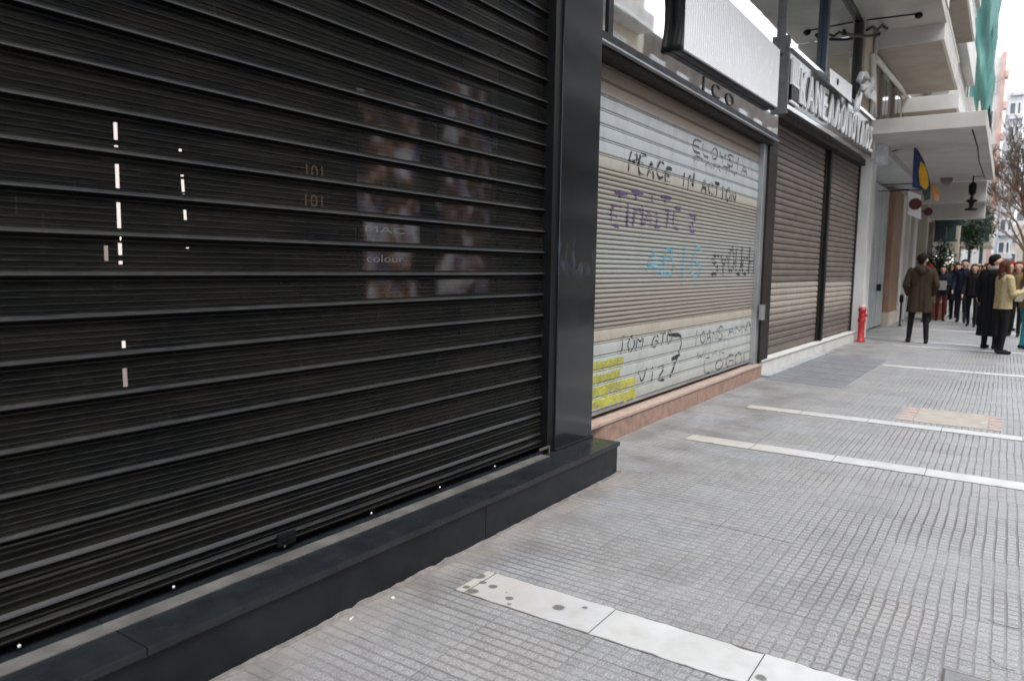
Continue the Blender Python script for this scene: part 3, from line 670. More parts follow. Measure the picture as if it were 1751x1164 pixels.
for k in range(nr+1):
    X = bx0+.03+(bx1-bx0-.03)*k/nr; yy_ = 2.503-.006*(k % 2)
    b.v += [(X, yy_, bot(X)), (X, yy_, 4.12), (X, 2.525, 4.12), (X, 2.525, bot(X))]
for k in range(nr):
    for j in range(4): b.quadf((k*4+j, (k+1)*4+j, (k+1)*4+(j+1) % 4, k*4+(j+1) % 4))
b.quadf((0, 1, 2, 3)); b.quadf((nr*4+3, nr*4+2, nr*4+1, nr*4)); b.build('white_face', M['acrylic'], t)
b = MB(); b.hexa([(bx0+.005, 2.526, 3.345), (bx1+.01, 2.526, 3.415), (bx1+.01, 2.598, 3.415), (bx0+.005, 2.598, 3.345), (bx0+.005, 2.526, 4.13), (bx1+.01, 2.526, 4.13), (bx1+.01, 2.598, 4.13), (bx0+.005, 2.598, 4.13)]); b.build('black_casing', M['black_metal'], t, bevel=0.01)
# curved black-and-pale letter end at its left
b = MB(); b.smooth = True
n = 14; i0 = len(b.v)
for k in range(n+1):
    f = k/n; X = bx0-.02+0.05*math.sin(f*5.0-.4); zz_ = 3.343+f*0.79
    b.v += [(X-.015, 2.512, zz_), (bx0+.03, 2.506, zz_), (bx0+.03, 2.597, zz_), (X-.03, 2.597, zz_)]
for k in range(n):
    for j in range(4): b.quadf((i0+k*4+j, i0+k*4+(j+1) % 4, i0+(k+1)*4+(j+1) % 4, i0+(k+1)*4+j))
b.quadf((i0+3, i0+2, i0+1, i0))
b.build('curved_end', M['black_metal'], t)
t = thing('sign_letters', (7.7, 2.58, 3.2), 'small black letters ICO along the lower mirrored fascia', 'lettering')
for ch, sx, sy in (('I', 1203, 152), ('C', 1219, 163), ('O', 1242, 176)):
    p = pY(sx, sy, 2.58); b = MB(); text_mesh(b, ch, (p.x, 2.599, 3.182), (1, 0, 0), 0.19, 0.008, 2.0); b.build('letter', M['black_metal'], t)

# ------------------------------------------------------------------ third shop: white step, brown shutters, raised letters
A3 = Vector((10.05, 2.672)); B3 = Vector((16.65, 2.515)); d3 = (B3-A3).normalized(); n3 = Vector((d3.y, -d3.x))
def L3(s, off=0.0): return A3+d3*s+n3*off                             # off > 0: towards the street
t = thing('stone_step', (13.3, 2.6, 0), 'low white marble step under the two brown shutters', 'step')
b = MB(); b.run(L3(0.0, -.3), L3(3.2, -.3), .30, 0, .20); b.run(L3(3.203, -.3), L3(6.6, -.3), .30, 0, .18); b.build('riser', M['white_marble'], t, bevel=0.004)
b = MB(); b.run(L3(-.01, -.3), L3(6.6, -.3), .315, .2015, .222, -.018); b.build('tread', M['white_marble'], t, bevel=0.004)
b = MB(); b.run(L3(0.0, 0.002), L3(3.6, 0.002), .11, 0.0, .03); b.build('foot_moulding', mat('blue_grey_stone', (0.30, 0.31, 0.33), 0.6), t, bevel=0.012)
def brown_shutter(s0, s1, lab, ztop, dz):
    t = thing('roller_shutter', (*L3((s0+s1)/2, -.1), .22), lab, 'shutter', 'brown shutters of the third shop')
    b = MB(); z = ztop; P = []
    while z > .36: P += [(z, 0.0), (z-.004, .012), (z-.012, .020), (z-.03, .025), (z-.06, .025), (z-.078, .02), (z-.086, .012), (z-.09, -.004), (z-.0925, -.004)]; z -= .093
    P += [(z, .02), (.235, .02), (.232, -.01)]
    i0 = len(b.v)
    for zz_, o in P:
        for s in (s0, s1): v = L3(s, -.14+o); b.v.append((v.x, v.y, zz_))
    for k in range(len(P)-1): b.quadf((i0+2*k, i0+2*k+1, i0+2*k+3, i0+2*k+2))
    b.build('slat_curtain', M['shutter_brown'], t)
    b = MB(); b.run(L3(s0-.04, -.16), L3(s0+.05, -.16), .07, .222, ztop); b.build('guide_rail', M['dark_brown_metal'], t)
    b = MB(); b.run(L3(s1-.05, -.16), L3(s1+.04, -.16), .07, .21, ztop); b.build('guide_rail', M['dark_brown_metal'], t)
    return t
s_m = 3.62
brown_shutter(.36, s_m-.09, 'wide brown roller shutter with a pale dusty band, nearer of the two', 3.49, 0)
brown_shutter(s_m+.13, 6.45, 'brown roller shutter with a pale dusty band, beside the red standpipe', 3.55, 0)
t = thing('shopfront_post', (*L3(s_m, 0), .22), 'thin dark post between the two brown shutters', 'post')
b = MB(); b.run(L3(s_m-.05, -.15), L3(s_m+.09, -.15), .11, .223, 3.53); b.build('post_body', M['black_metal'], t, bevel=.004)

# raised sign
S0, S1 = Vector((9.99, 2.50)), Vector((16.22, 2.375)); ds = (S1-S0).normalized(); ns = Vector((ds.y, -ds.x)); SL = (S1-S0).length
def LS(s, off=0.0): return S0+ds*s+ns*off
zA0, zA1, dzs = 3.50, 4.30, 0.09
t = thing('shop_sign', (13, 2.5, 3.5), 'long dark glass fascia with chrome edges above the brown shutters', 'sign')
b = MB(); b.run(LS(.06, -.22), LS(SL-.02, -.22), .21, zA0+.06, zA1-.05, dzs); b.build('back_panel', M['sign_glass'], t)
b = MB(); b.run(LS(0, -.22), LS(SL, -.22), .235, zA0, zA0+.06, dzs); b.build('lower_edge', M['chrome'], t, bevel=.006)
b = MB(); b.run(LS(0, -.22), LS(SL, -.22), .25, zA1-.05, zA1+.01, dzs); b.build('upper_edge', M['chrome'], t, bevel=.006)
b = MB(); b.run(LS(-.01, -.10), LS(.055, -.10), .10, zA0-.05, zA1+.12); b.build('end_post', simple('post_grey', (.14, .14, .145), .5), t, bevel=.004)
b = MB(); b.run(LS(.02, -.26), LS(SL, -.26), .15, zA0-.07, zA0-.003, dzs); b.build('underside', M['dark_brown_metal'], t)
t = thing('sign_letters', (13, 2.45, 3.7), 'raised pale metal Greek capitals of the shop name on dark glass fascia', 'lettering')
word = 'ΚΑΝΕΛΛΟΠΟΥΛΟΣ'; s0l = 0.52; cw = (SL-s0l-.05)/len(word)
for i, ch in enumerate(word):
    s = s0l+cw*i; o = LS(s, -.0); z0 = zA0+.17+dzs*(s/SL)
    b = MB(); text_mesh(b, ch, (o.x, o.y, z0), (ds.x, ds.y, 0)  , 0.62, 0.025); xs = [Vector((v[0]-o.x, v[1]-o.y)).dot(ds) for v in b.v]; f = cw*.72/max(max(xs)-min(xs), .05); mn = min(xs)
    b.v = [tuple(Vector(v)+Vector((ds.x, ds.y, 0))*((x_-mn)*(f-1)-mn+cw*.08)) for v, x_ in zip(b.v, xs)]
    b.build('letter', M['letter_white'], t)
t = thing('sign_emblem', (10.3, 2.5, 3.7), 'small pale column emblem at the near end of the dark glass fascia', 'emblem')
for k in range(4): b = MB(); b.run(LS(.10+k*.09, .0), LS(.15+k*.09, .0), .03, zA0+.362, zA0+.66); b.build('column_bar', M['letter_white'], t)
for za in (.33, .10): b = MB(); b.run(LS(.09, 0), LS(.47, 0), .03, zA0+za, zA0+za+.03); b.build('cross_bar', M['letter_white'], t)
b = MB(); b.run(LS(.12, 0), LS(.44, 0), .02, zA0+.135, zA0+.325); b.build('dark_square', M['black_metal'], t)
# white plate and script letters standing on the ledge
t = thing('sign_plate', (12.6, 2.37, 4.4), 'white rectangular plate standing on the chrome ledge of the fascia', 'sign')
b = MB(); b.hexa([tuple(pY(x_, y_, Y_)) for Y_ in (2.34, 2.36) for x_, y_ in ((1419, 143), (1456, 176), (1457, 146), (1419, 117))]); b.build('plate', M['letter_white'], t)
b = MB(); b.ball(pY(1433, 140, 2.33), .05, 10, 6, (1, .2, 1)); b.build('boss', M['black_metal'], t)
t = thing('script_sign', (15.3, 2.35, 4.5), 'white handwritten letters standing at the far end of the ledge', 'lettering')
b = MB()
def pxs(l, Y_=2.33): return [pY(x_, y_, Y_) for x_, y_ in l]
b.tube(pxs([(1463, 189), (1466, 172), (1470, 150), (1469, 138), (1473, 127), (1479, 126), (1483, 133), (1482, 143), (1476, 150), (1471, 149)]), .05, 6)
b.tube(pxs([(1470, 160), (1467, 175), (1465, 190)]), .05, 6); b.build('letter', M['letter_white'], t)
b = MB(); b.tube(pxs([(1481, 152), (1486, 146), (1489, 156), (1486, 165), (1481, 158), (1481, 152)]), .05, 6); b.build('letter', M['letter_white'], t)
b = MB(); b.hexa([tuple(pY(x_, y_, Y_)) for Y_ in (2.32, 2.36) for x_, y_ in ((1479, 160), (1498, 176), (1499, 157), (1485, 144))]); b.tube(pxs([(1490, 150), (1491, 132)]), .04, 6); b.build('letter', M['letter_white'], t)

# first-floor mirrored windows
t = thing('shop_window', (12.6, 2.5, 4.3), 'reflective first floor window above the Greek name fascia', 'window')
YW = 2.54
b = MB(); b.box(10.0, 15.08, YW+.02, YW+.05, 4.22, 5.99); b.build('pane', M['glass'], t)
b = MB(); b.box(9.972, 9.999, YW+.015, 2.66, 4.2, 5.99); b.build('end_trim', simple('post_grey', (.14, .14, .145), .5), t)
for sx, y0, m, wd, nm in ((12.1, 4.2, 'frame_blue', .13, 'mullion'), (15.0, 4.2, 'frame_brown', .20, 'corner_post')):
    b = MB(); b.box(sx, sx+wd, YW-.05, YW+.019, y0, 5.95); b.build(nm, M[m], t, bevel=.005)
b = MB(); b.box(9.98, 15.16, YW-.045, YW+.019, 5.952, 5.998); b.build('head_rail', M['frame_brown'], t, bevel=.005)
t = thing('shop_window', (7.3, 2.6, 4.2), 'reflective first floor window above the mirrored fascia', 'window')
b = MB(); b.box(4.7, 9.97, 2.61, 2.65, 4.19, 5.99); b.build('pane', M['mirror'], t)
t = thing('cable', (15.0, 2.3, 5.6), 'loose black cable bundle looping around the corner post', 'cable')
b = MB(); b.tube([pY(x_, y_, 2.36) for x_, y_ in ((1443, 53), (1447, 59), (1458, 61), (1473, 62), (1486, 62), (1500, 60), (1508, 56), (1514, 50), (1520, 43))], .028, 6); b.build('wire', M['black_metal'], t)
b = MB(); b.tube([pY(x_, y_, 2.2) for x_, y_ in ((1482, 52), (1492, 46), (1500, 52), (1508, 44), (1516, 50), (1522, 40), (1528, 26), (1534, 20))], .022, 6); b.build('wire', M['black_metal'], t)

# ------------------------------------------------------------------ apartment buildings on the left
def windows(parent, specs, wm=None):
    """copies of one window (> pane) placed at specs (x, z, yplane, w, h)"""
    proto = {}
    for X, Z, Yp, wd, hg in specs:
        key = (wd, hg, wm)
        L = WL[parent.name]
        if key not in proto:
            b = MB(); b.box(X-wd/2, X+wd/2, Yp-.06, Yp-.001, Z, Z+hg); b.box(X-wd/2-.05, X+wd/2+.05, Yp-.16, Yp-.061, Z-.08, Z); fo = b.build('window', M['plaster_white'] if wm is None else wm, parent)
            b = MB(); b.box(X-wd/2+.08, X-.04, Yp-.07, Yp-.061, Z+.08, Z+hg-.08); b.box(X+.04, X+wd/2-.08, Yp-.07, Yp-.061, Z+.08, Z+hg-.08); pn = b.build('pane', M['win_dark'], fo)
            proto[key] = (fo, pn, Vector((X, Yp, Z)))
        else:
            fo, pn, o0 = proto[key]; dv = Vector((X, Yp, Z))-o0
            c = fo.copy(); COL.objects.link(c); c.parent = parent; c.location = fo.location+dv
            d = pn.copy(); COL.objects.link(d); d.parent = c

t = thing('apartment_building', (6, 5, 0), 'grey plastered apartment block above the closed shops', 'building')
b = MB(); b.box(-6, 4.63, 3.71, 9.5, 0, 3.6); b.box(4.64, 16.6, 2.96, 9.5, 0, 3.6); b.box(-6, -1.95, 2.5, 3.70, 0, 3.6); b.box(-6, 4.66, 2.52, 9.5, 3.602, 6.0); b.box(4.665, 16.0, 2.78, 9.5, 3.602, 6.0); b.box(15.16, 16.0, 2.45, 2.779, 3.9, 6.0)
b.box(-6, 16.0, 2.5, 9.5, 6.001, 21); b.build('wall', M['plaster_beige'], t)
for k in range(5):
    z = 6.0+k*3.0
    b = MB(); b.box(-6.0, 16.018, 1.24, 2.499, z, z+.22); o = b.build('balcony', M['plaster_soffit'], t)
    b = MB(); b.box(-6.0, 15.98, 1.22, 1.32, z+.002+.22, z+.5); b.box(15.88, 15.985, 1.325, 2.49, z+.222, z+.5); b.build('parapet', M['plaster_white'], o)
windows(t, [(1.5+3.2*i, 7.0+3*k, 2.5, 1.5, 1.7) for k in range(5) for i in range(-2, 5)])
for k in range(1):
    b = MB(); b.tube([(15.2, 1.62, 5.99), (15.1, 2.44, 5.99)], .014, 6); b.ball((15.2, 1.62, 5.96), .07, 10, 6, (1, 1, .8)); b.build('ceiling_lamp', M['black_metal'], t)

t = thing('apartment_building', (21, 5, 0), 'brownish apartment block with stacked pale balconies beyond the Greek sign', 'building')
b = MB(); b.box(16.62, 27.0, 2.95, 9.5, 0, 4.08); b.box(16.02, 27.0, 2.46, 9.5, 4.37, 22); b.build('wall', M['plaster_brown'], t)
b = MB(); b.box(16.0, 25.4, 0.50, 2.96, 4.085, 4.362); o = b.build('canopy', M['plaster_grey'], t, bevel=.01)
b = MB(); b.tube([(24.2, 1.6, 4.07), (24.3, 1.6, 4.05)], .16, 12); b.build('ceiling_lamp', M['plaster_brown'], o)
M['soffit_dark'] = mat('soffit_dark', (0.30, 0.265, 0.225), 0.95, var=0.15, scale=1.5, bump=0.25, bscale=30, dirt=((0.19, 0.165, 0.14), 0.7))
def balc(x0, x1, y0, z0, z1, m='plaster_grey', par=1.0):
    b = MB(); b.box(x0, x1, y0, 2.459, z0, z1); o = b.build('balcony', M[m], t, bevel=.008)
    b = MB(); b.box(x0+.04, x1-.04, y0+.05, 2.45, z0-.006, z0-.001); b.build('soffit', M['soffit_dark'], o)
    if par:
        b = MB(); b.box(x0+.01, x1-.01, y0+.01, y0+.06, z1+par*.35, z1+par*.40)
        for kk in range(int((x1-x0)/.22)): b.box(x0+.02+kk*.22, x0+.05+kk*.22, y0+.02, y0+.05, z1, z1+par*.35)
        b.build('parapet', M['plaster_white'], o)
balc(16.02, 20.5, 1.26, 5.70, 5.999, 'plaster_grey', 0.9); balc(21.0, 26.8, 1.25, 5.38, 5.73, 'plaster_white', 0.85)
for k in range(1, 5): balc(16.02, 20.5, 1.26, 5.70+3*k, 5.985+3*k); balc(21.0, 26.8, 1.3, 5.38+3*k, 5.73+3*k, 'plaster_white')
b = MB(); b.tube([pY(1498, 100, 2.36), pY(1575, 193, 2.36)], .055, 8); b.build('ledge_pipe', M['plaster_white'], t)
b = MB(); b.tube([pY(1493, 92, 2.38), pY(1495, 200, 2.38)], .05, 8); b.build('down_pipe', M['plaster_white'], t)
windows(t, [(17.6, 4.5, 2.46, .9, 1.1), (19.6, 4.5, 2.46, 1.2, 1.1), (23, 4.45, 2.46, 1.4, .9)]+[(18.2+i*3.6, 6.9+3*k, 2.46, 1.5, 1.7) for k in range(5) for i in range(3)], M['plaster_brown'])

# fourth shop: shutter housing, grey doors, timber pillar
t = thing('shutter_housing', (21, 2.4, 3.65), 'pale grey boxed shutter housing under the long canopy', 'housing')
b = MB(); b.hexa([(17.9, 2.29, 3.92), (24.6, 2.29, 3.92), (24.6, 2.9, 3.55), (17.9, 2.9, 3.55), (17.9, 2.29, 4.08), (24.6, 2.29, 4.08), (24.6, 2.9, 4.08), (17.9, 2.9, 4.08)]); b.build('casing', M['door_grey'], t, bevel=.01)
b = MB(); b.box(17.3, 17.895, 2.30, 2.9, 3.72, 4.083); b.build('end_panel', mat('end_panel', (0.62, 0.65, 0.70), .5), t, bevel=.01)
t = thing('shopfront_pillar', (17.0, 2.6, 0), 'pale painted pillar behind the red standpipe', 'pillar')
b = MB(); b.box(16.66, 16.95, 2.43, 2.95, 0, 4.08); b.box(16.951, 17.6, 2.47, 2.95, 0, 3.7); b.build('shaft', M['plaster_white'], t, bevel=.01)
t = thing('folding_door', (19.6, 2.72, 0), 'tall grey metal folding doors next to the timber pillar', 'door')
for i, (x0, x1) in enumerate(((17.65, 19.5), (19.56, 20.6), (20.66, 21.7))):
    b = MB(); b.box(x0, x1, 2.70+.02*(i % 2), 2.76, .04, 3.54)
    for f in (.2, .5, .8): xx = x0+(x1-x0)*f; b.box(xx-.03, xx+.03, 2.685+.02*(i % 2), 2.70+.02*(i % 2), .1, 3.5)
    o = b.build('door_leaf', M['door_grey'], t, bevel=.003)
b = MB(); b.box(20.45, 20.52, 2.60, 2.699, .95, 1.12); b.build('handle', M['black_metal'], t)
t = thing('shopfront_pillar', (22.6, 2.7, 0), 'tall brown timber clad pillar beside the grey doors', 'pillar')
b = MB(); b.box(21.75, 23.6, 2.56, 2.95, .35, 3.6); b.build('cladding', M['wood'], t, bevel=.01)
b = MB(); b.box(21.72, 23.7, 2.52, 2.95, 0, .348); b.build('base', M['plaster_beige'], t, bevel=.01)
t = thing('bollard', (22.9, 2.25, 0), 'thin black waist-high post standing before the timber pillar', 'bollard')
p = pZ(1515, 553)
b = MB(); b.lathe([(.05, 0), (.05, .03), (.022, .04), (.022, .62), (.05, .64), (.05, .8), (.03, .84)], (22.0, 2.28, 0), 12); b.build('shaft', M['black_metal'], t)
# further shop fronts
t = thing('small_shop', (26, 2.7, 0), 'narrow pale shop front with dark openings beyond the timber pillar', 'shop')
b = MB(); x = 23.72
for i, wd in enumerate((.55, .12, .5, .14, .9, .2)):
    if i % 2 == 0: b.box(x, x+wd, 2.55, 2.95, 0, 3.6)
    x += wd+.45
b.build('piers', M['plaster_white'], t)
b = MB(); b.box(23.72, 30.0, 2.96, 3.0, 0, 3.9); b.build('dark_window', M['win_dark'], t)
b = MB(); b.box(25.4, 26.0, .66, 2.95, 3.50, 4.083); b.build('beam', M['plaster_grey'], t, bevel=.01)
b = MB(); b.box(26.0, 31.9, .74, 2.95, 4.0, 4.1); b.build('soffit', M['plaster_soffit'], t)
b = MB(); b.box(31.9, 32.6, .82, 2.95, 3.42, 4.0); b.build('beam', M['plaster_grey'], t, bevel=.01)
b = MB(); b.box(28.6, 29.1, 2.35, 2.95, 0, 3.9); b.build('pier', M['plaster_beige'], t)

# red standpipe
p = pZ(1471, 585)
t = thing('standpipe', (16.45, 2.40, 0), 'short red fire standpipe standing at the end of the white step', 'standpipe')
c0 = (16.45, 2.40, 0)
b = MB(); b.lathe([(.085, 0), (.085, .03), (.062, .05), (.062, .40), (.078, .42), (.078, .47), (.064, .49), (.064, .62), (.08, .64), (.08, .67), (.05, .70)], c0, 18); b.build('barrel', M['red_paint'], t)
b = MB(); b.lathe([(.068, .68), (.07, .72), (.055, .75), (.03, .76), (.03, .775)], c0, 16); b.build('cap', mat('pale_red', (0.62, 0.42, 0.40), .5), t)
for a in (200, 280): 
    v = Vector((math.cos(R(a)), math.sin(R(a)), 0)); b = MB(); b.tube([Vector(c0)+v*.06+Vector((0, 0, .55)), Vector(c0)+v*.10+Vector((0, 0, .55))], .035, 12); b.build('outlet', M['red_paint'], t)

# hanging things under the canopy
FB = simple('cloth_blue', (0.035, 0.05, 0.13), .8); FY = simple('cloth_yellow', (0.62, 0.33, 0.03), .8); FO = simple('cloth_orange', (0.55, 0.24, 0.06), .8); FP = simple('cloth_pink', (0.6, 0.32, 0.22), .8)
def cloth(label, poly, X, m, m2=None, poly2=None):
    t = thing('hanging_banner', tuple(pX(*poly[0], X)), label, 'banner', 'cloth banners under the canopy')
    b = MB(); f = [pX(x_, y_, X) for x_, y_ in poly]; i0 = len(b.v); n = len(f)
    for dx in (0, .03): b.v += [(p.x+dx+.02*math.sin(p.z*9), p.y, p.z) for p in f]
    b.quadf([i0+k for k in range(n)]); b.quadf([i0+n+k for k in range(n)][::-1])
    for k in range(n): b.quadf((i0+k, i0+(k+1) % n, i0+n+(k+1) % n, i0+n+k))
    b.build('cloth', m, t)
    if poly2:
        b = MB(); f = [pX(x_, y_, X-.03) for x_, y_ in poly2]; n = len(f)
        for dx in (0, .02): b.v += [(p.x+dx, p.y, p.z) for p in f]
        b.quadf([k for k in range(n)]); b.quadf([n+k for k in range(n)][::-1])
        for k in range(n): b.quadf((k, (k+1) % n, n+(k+1) % n, n+k))
        b.build('emblem', m2, t)
    b = MB(); b.tube([pX(poly[0][0]-2, poly[0][1]-1, X+.02), (X+.3, 2.6, min(4.0, pX(*poly[0], X).z+.05))], .012, 6); b.build('pole', M['black_metal'], t)
cloth('dark blue cloth banner with a yellow oval, hanging by the shops', [(1563, 250), (1571, 258), (1580, 275), (1588, 300), (1592, 322), (1580, 326), (1560, 320), (1561, 280)], 18.1, FB, FY, [(1574, 276), (1581, 282), (1587, 300), (1588, 318), (1582, 325), (1573, 316), (1571, 295)])
cloth('small orange and pink cloth hanging behind the blue banner', [(1592, 314), (1600, 318), (1607, 333), (1606, 344), (1598, 345), (1593, 332)], 19.2, FO, FP, [(1596, 330), (1606, 334), (1605, 344), (1597, 343)])
cloth('dark green cloth hanging right below the blue banner', [(1577, 326), (1592, 322), (1590, 340), (1581, 344)], 18.6, M['green_paint'])
t = thing('hanging_sign', (22, 2.1, 2.85), 'square white sign with a dark red disc, hanging below blue banner', 'sign')
b = MB(); b.hexa([tuple(pX(x_, y_, X_)) for X_ in (21.9, 21.99) for x_, y_ in ((1552, 366), (1575, 376), (1575, 334), (1553, 326))]); b.build('board', M['letter_white'], t, bevel=.01)
c1 = pX(1565, 349, 21.88); b = MB(); b.tube([c1, c1+Vector((.012, 0, 0))], .15, 20); b.build('disc', simple('dark_red', (0.13, 0.035, 0.04), .5), t)
b = MB(); b.tube([pX(1555, 324, 21.95), pX(1555, 324, 21.95)+Vector((0, .5, 0))], .015, 6); b.build('bracket', M['black_metal'], t)
t = thing('hanging_sign', (24, 1.9, 2.8), 'small red round sign behind the white square sign', 'sign')
c1 = pX(1587, 362, 25.0); b = MB(); b.tube([c1, c1+Vector((.05, 0, 0))], .12, 16); b.build('disc', simple('dark_red', (0.13, 0.035, 0.04), .5), t)
b = MB(); b.tube([c1+Vector((.02, 0, 0)), c1+Vector((.02, .6, .1))], .015, 6); b.build('bracket', M['black_metal'], t)
t = thing('hanging_lantern', (24, .92, 3.2), 'black lantern hanging from the canopy soffit over the crowd', 'lantern')
c1 = pX(1664, 312, 24.0)
b = MB(); b.tube([(c1.x, c1.y, 4.08), (c1.x, c1.y, c1.z-.1)], .018, 6); b.build('rod', M['black_metal'], t)
b = MB(); b.lathe([(.05, 0), (.10, -.08), (.09, -.28), (.04, -.36)], (c1.x, c1.y, c1.z), 12); b.build('shade', M['black_metal'], t)
b = MB(); b.lathe([(.03, -.36), (.05, -.44), (.16, -.50), (.06, -.56), (.05, -.68), (.17, -.72), (.12, -.76)], (c1.x, c1.y, c1.z), 12); b.build('drop', M['black_metal'], t)
t = thing('shop_board', (35, 2.0, 3.4), 'dark green horizontal board hanging over the distant pavement', 'sign')
b = MB(); b.hexa([tuple(pX(x_, y_, X_)) for X_ in (34.9, 35.1) for x_, y_ in ((1603, 386), (1648, 386), (1648, 361), (1603, 361))]); b.build('board', M['green_paint'], t, bevel=.01)
for sx in (1606, 1645): b = MB(); q0 = pX(sx, 362, 35); b.tube([q0, (q0.x, q0.y, 4.1)], .02, 6); b.build('hanger', M['black_metal'], t)
# far shop fronts, columns, stalls
rnd = random.Random(3)
for i, (X, sx, wpx, y0, y1, m, lab) in enumerate(((33, 1588, 9, 380, 540, 'plaster_brown', 'slim brown pier of the arcade beyond the shrub'), (36, 1612, 4, 388, 520, 'green_paint', 'thin dark green arcade column under the green board'),
        (38, 1634, 7, 385, 520, 'plaster_beige', 'beige arcade pier right of the green board'), (40, 1656, 5, 375, 520, 'green_paint', 'dark green arcade column behind the lantern'), (42, 1676, 6, 372, 520, 'green_paint', 'dark green arcade column farthest right'))):
    pa, pb = pX(sx-wpx/2, 450, X), pX(sx+wpx/2, 450, X); ztop = pX(sx, y0, X).z
    b = MB(); b.box(X, X+.4, pb.y, pa.y, 0, ztop); tag(b.build('arcade_column', M[m], loc=(X, pa.y, 0), bevel=.02), lab, 'column', 'columns of the distant arcade')
t = thing('apartment_building', (45, 5, 0), 'long pale arcaded building with glowing shop windows far down the street', 'building')
b = MB(); b.box(32.6, 70, 3.2, 12, 0, 4.0); b.box(32.6, 36.5, 1.5, 12, 4.02, 7.9); b.box(27.02, 36.5, 1.9, 12, 4.12, 22); b.build('wall', M['plaster_grey'], t)
for k in range(6):
    z = 5.9+3*k; b = MB(); b.box(27.4, 35.5, 1.62, 1.899, z, z+.3); o = b.build('balcony', M['plaster_white'], t)
    b = MB(); b.box(27.4, 35.5, 1.62, 1.69, z+.302, z+1.2); b.box(27.4, 27.5, 1.691, 1.89, z+.302, z+1.2); b.build('parapet', M['plaster_white'], o)
M['shop_glow'] = emis('shop_glow', lambda q: (1, .95, .85, 1), 0.9)
for (x0, x1, z0, z1) in ((44, 47, .9, 2.4), (49, 53, 1.0, 2.8), (55, 60, .8, 2.6)):
    b = MB(); b.box(x0, x1, 3.12, 3.19, z0, z1); b.build('lit_window', M['shop_glow'], t)
b = MB(); b.box(42.5, 43.0, .85, 3.19, 2.95, 4.1); b.build('beam', M['green_paint'], t)
t = thing('apartment_building', (50, 5, 0), 'tall building wrapped in teal scaffold netting above the arcade', 'building')
b = MB(); b.box(36.6, 62, 2.2, 12, 4.1, 26); b.box(43.0, 70, 1.0, 3.19, 3.3, 4.09); b.build('wall', M['plaster_beige'], t)
q = NT('net_teal'); P, x, y, z = q.pos()
c = q.mix(q.mr(q.noise(1.3, 5, sc=(1, 3, .35)), .3, .7), (0.07, 0.22, 0.20), (0.17, 0.34, 0.31)); q.put(q.b.inputs['Base Color'], c); q.b.inputs['Roughness'].default_value = .8
q.bump(q.noise(4, 4, sc=(1, 2, .3)), .6, .1); M['net'] = q.mat
b = MB(); nx, nz = 10, 24
def netp(u, z): 
    if u < .35: return (36.4+.15*math.sin(z*2+u*20), 1.85-(u/.35)*.64+.05*math.sin(z*1.3), z)
    v = (u-.35)/.65; return (36.4+v*4, 1.21+.16*math.sin(z*1.1+v*9)+.05*math.sin(z*3.1), z)
us = [i/12*.35 for i in range(13)]+[.35+i/14*.65 for i in range(1, 15)]
for u in us:
    for k in range(nz+1):
        zb_ = 8.2+.35*math.sin(u*40) if u < .36 else 8.0+.5*math.sin(u*30)
        b.v.append(netp(u, zb_+(26-zb_)*k/nz))
for i in range(len(us)-1):
    for k in range(nz): b.smooth = True; b.quadf((i*(nz+1)+k, i*(nz+1)+k+1, (i+1)*(nz+1)+k+1, (i+1)*(nz+1)+k))
b.build('scaffold_net', M['net'], t)
for k in range(4):
    b = MB(); b.tube([(36.6, 1.9-k*.2, 4.2), (36.6, 1.9-k*.2, 26)], .03, 6); b.build('scaffold_pole', M['alu'], t)
# far end of the street
def block(label, x0, x1, y0, y1, h, wm, specs, extra=None):
    t = thing('apartment_building', ((x0+x1)/2, (y0+y1)/2, 0), label, 'building')
    b = MB(); b.box(x0, x1, y0, y1, 0, h); b.build('wall', wm, t)
    n = 0
    for (c, wd, z0) in specs:
        zz_ = z0
        while zz_+1.6 < h-.6 and n < 90:
            b = MB(); b.box(x0-.12, x0-.001, c-wd/2, c+wd/2, zz_, zz_+1.6); fo = b.build('window', M['plaster_white'], t)
            b = MB(); b.box(x0-.13, x0-.121, c-wd/2+.12, c+wd/2-.12, zz_+.12, zz_+1.48); b.build('pane', M['win_dark'], fo); zz_ += 3; n += 1
    return t
t = block('distant pale block with salmon pink frame strips closing the street on left', 78, 95, 1.35, 12, 20.5, M['plaster_white'], [(2.4, 1.0, 5)])
for k in range(1): b = MB(); b.box(77.4, 77.99, 1.30+k*.9, 1.62+k*.9, 0, 20.3); b.build('frame_strip', M['plaster_pink'], t)
for k in range(7): b = MB(); b.box(77.2, 77.99, 1.05, 1.29, 2.5+k*2.6, 3.1+k*2.6); b.build('balcony', M['plaster_pink'], t)
q = NT('mottled_block'); n1 = q.noise(.55, 6, sc=(1, 1.6, .5), rough=.75); n2 = q.noise(1.7, 4)
c = q.ramp(q.mr(n1, .3, .7), [(0, (0.20, 0.21, 0.24)), (.35, (0.34, 0.35, 0.38)), (.55, (0.52, 0.50, 0.49)), (.75, (0.42, 0.33, 0.28)), (1, (0.62, 0.62, 0.64))]); q.put(q.b.inputs['Base Color'], q.mix(q.mr(n2, .4, .7, 0, .5), c, (0.6, 0.6, 0.62))); M['mottled'] = q.mat
t = block('distant mottled blue grey block at the end of the street', 118, 135, -.3, 2.0, 25, M['mottled'], [(0.9, .8, 4), (.2, .5, 4)])
for k in range(8): b = MB(); b.box(117.4, 117.99, -.4+.15*(k % 3), 1.2, 3.4+k*3, 3.75+k*3); b.build('balcony', M['mottled'], t)
t = block('distant warm mottled block behind the bare trees', 150, 170, -9, -.6, 15, M['mottled'], [(-1.2, 1.2, 4), (-3.4, 1.2, 4), (-5.6, 1.2, 4)])
t = block('low white block behind the crowd at the street end', 140, 149, -3, 4, 9, M['plaster_beige'], [(-.3, 1.4, 3), (1.5, 1.4, 3)])
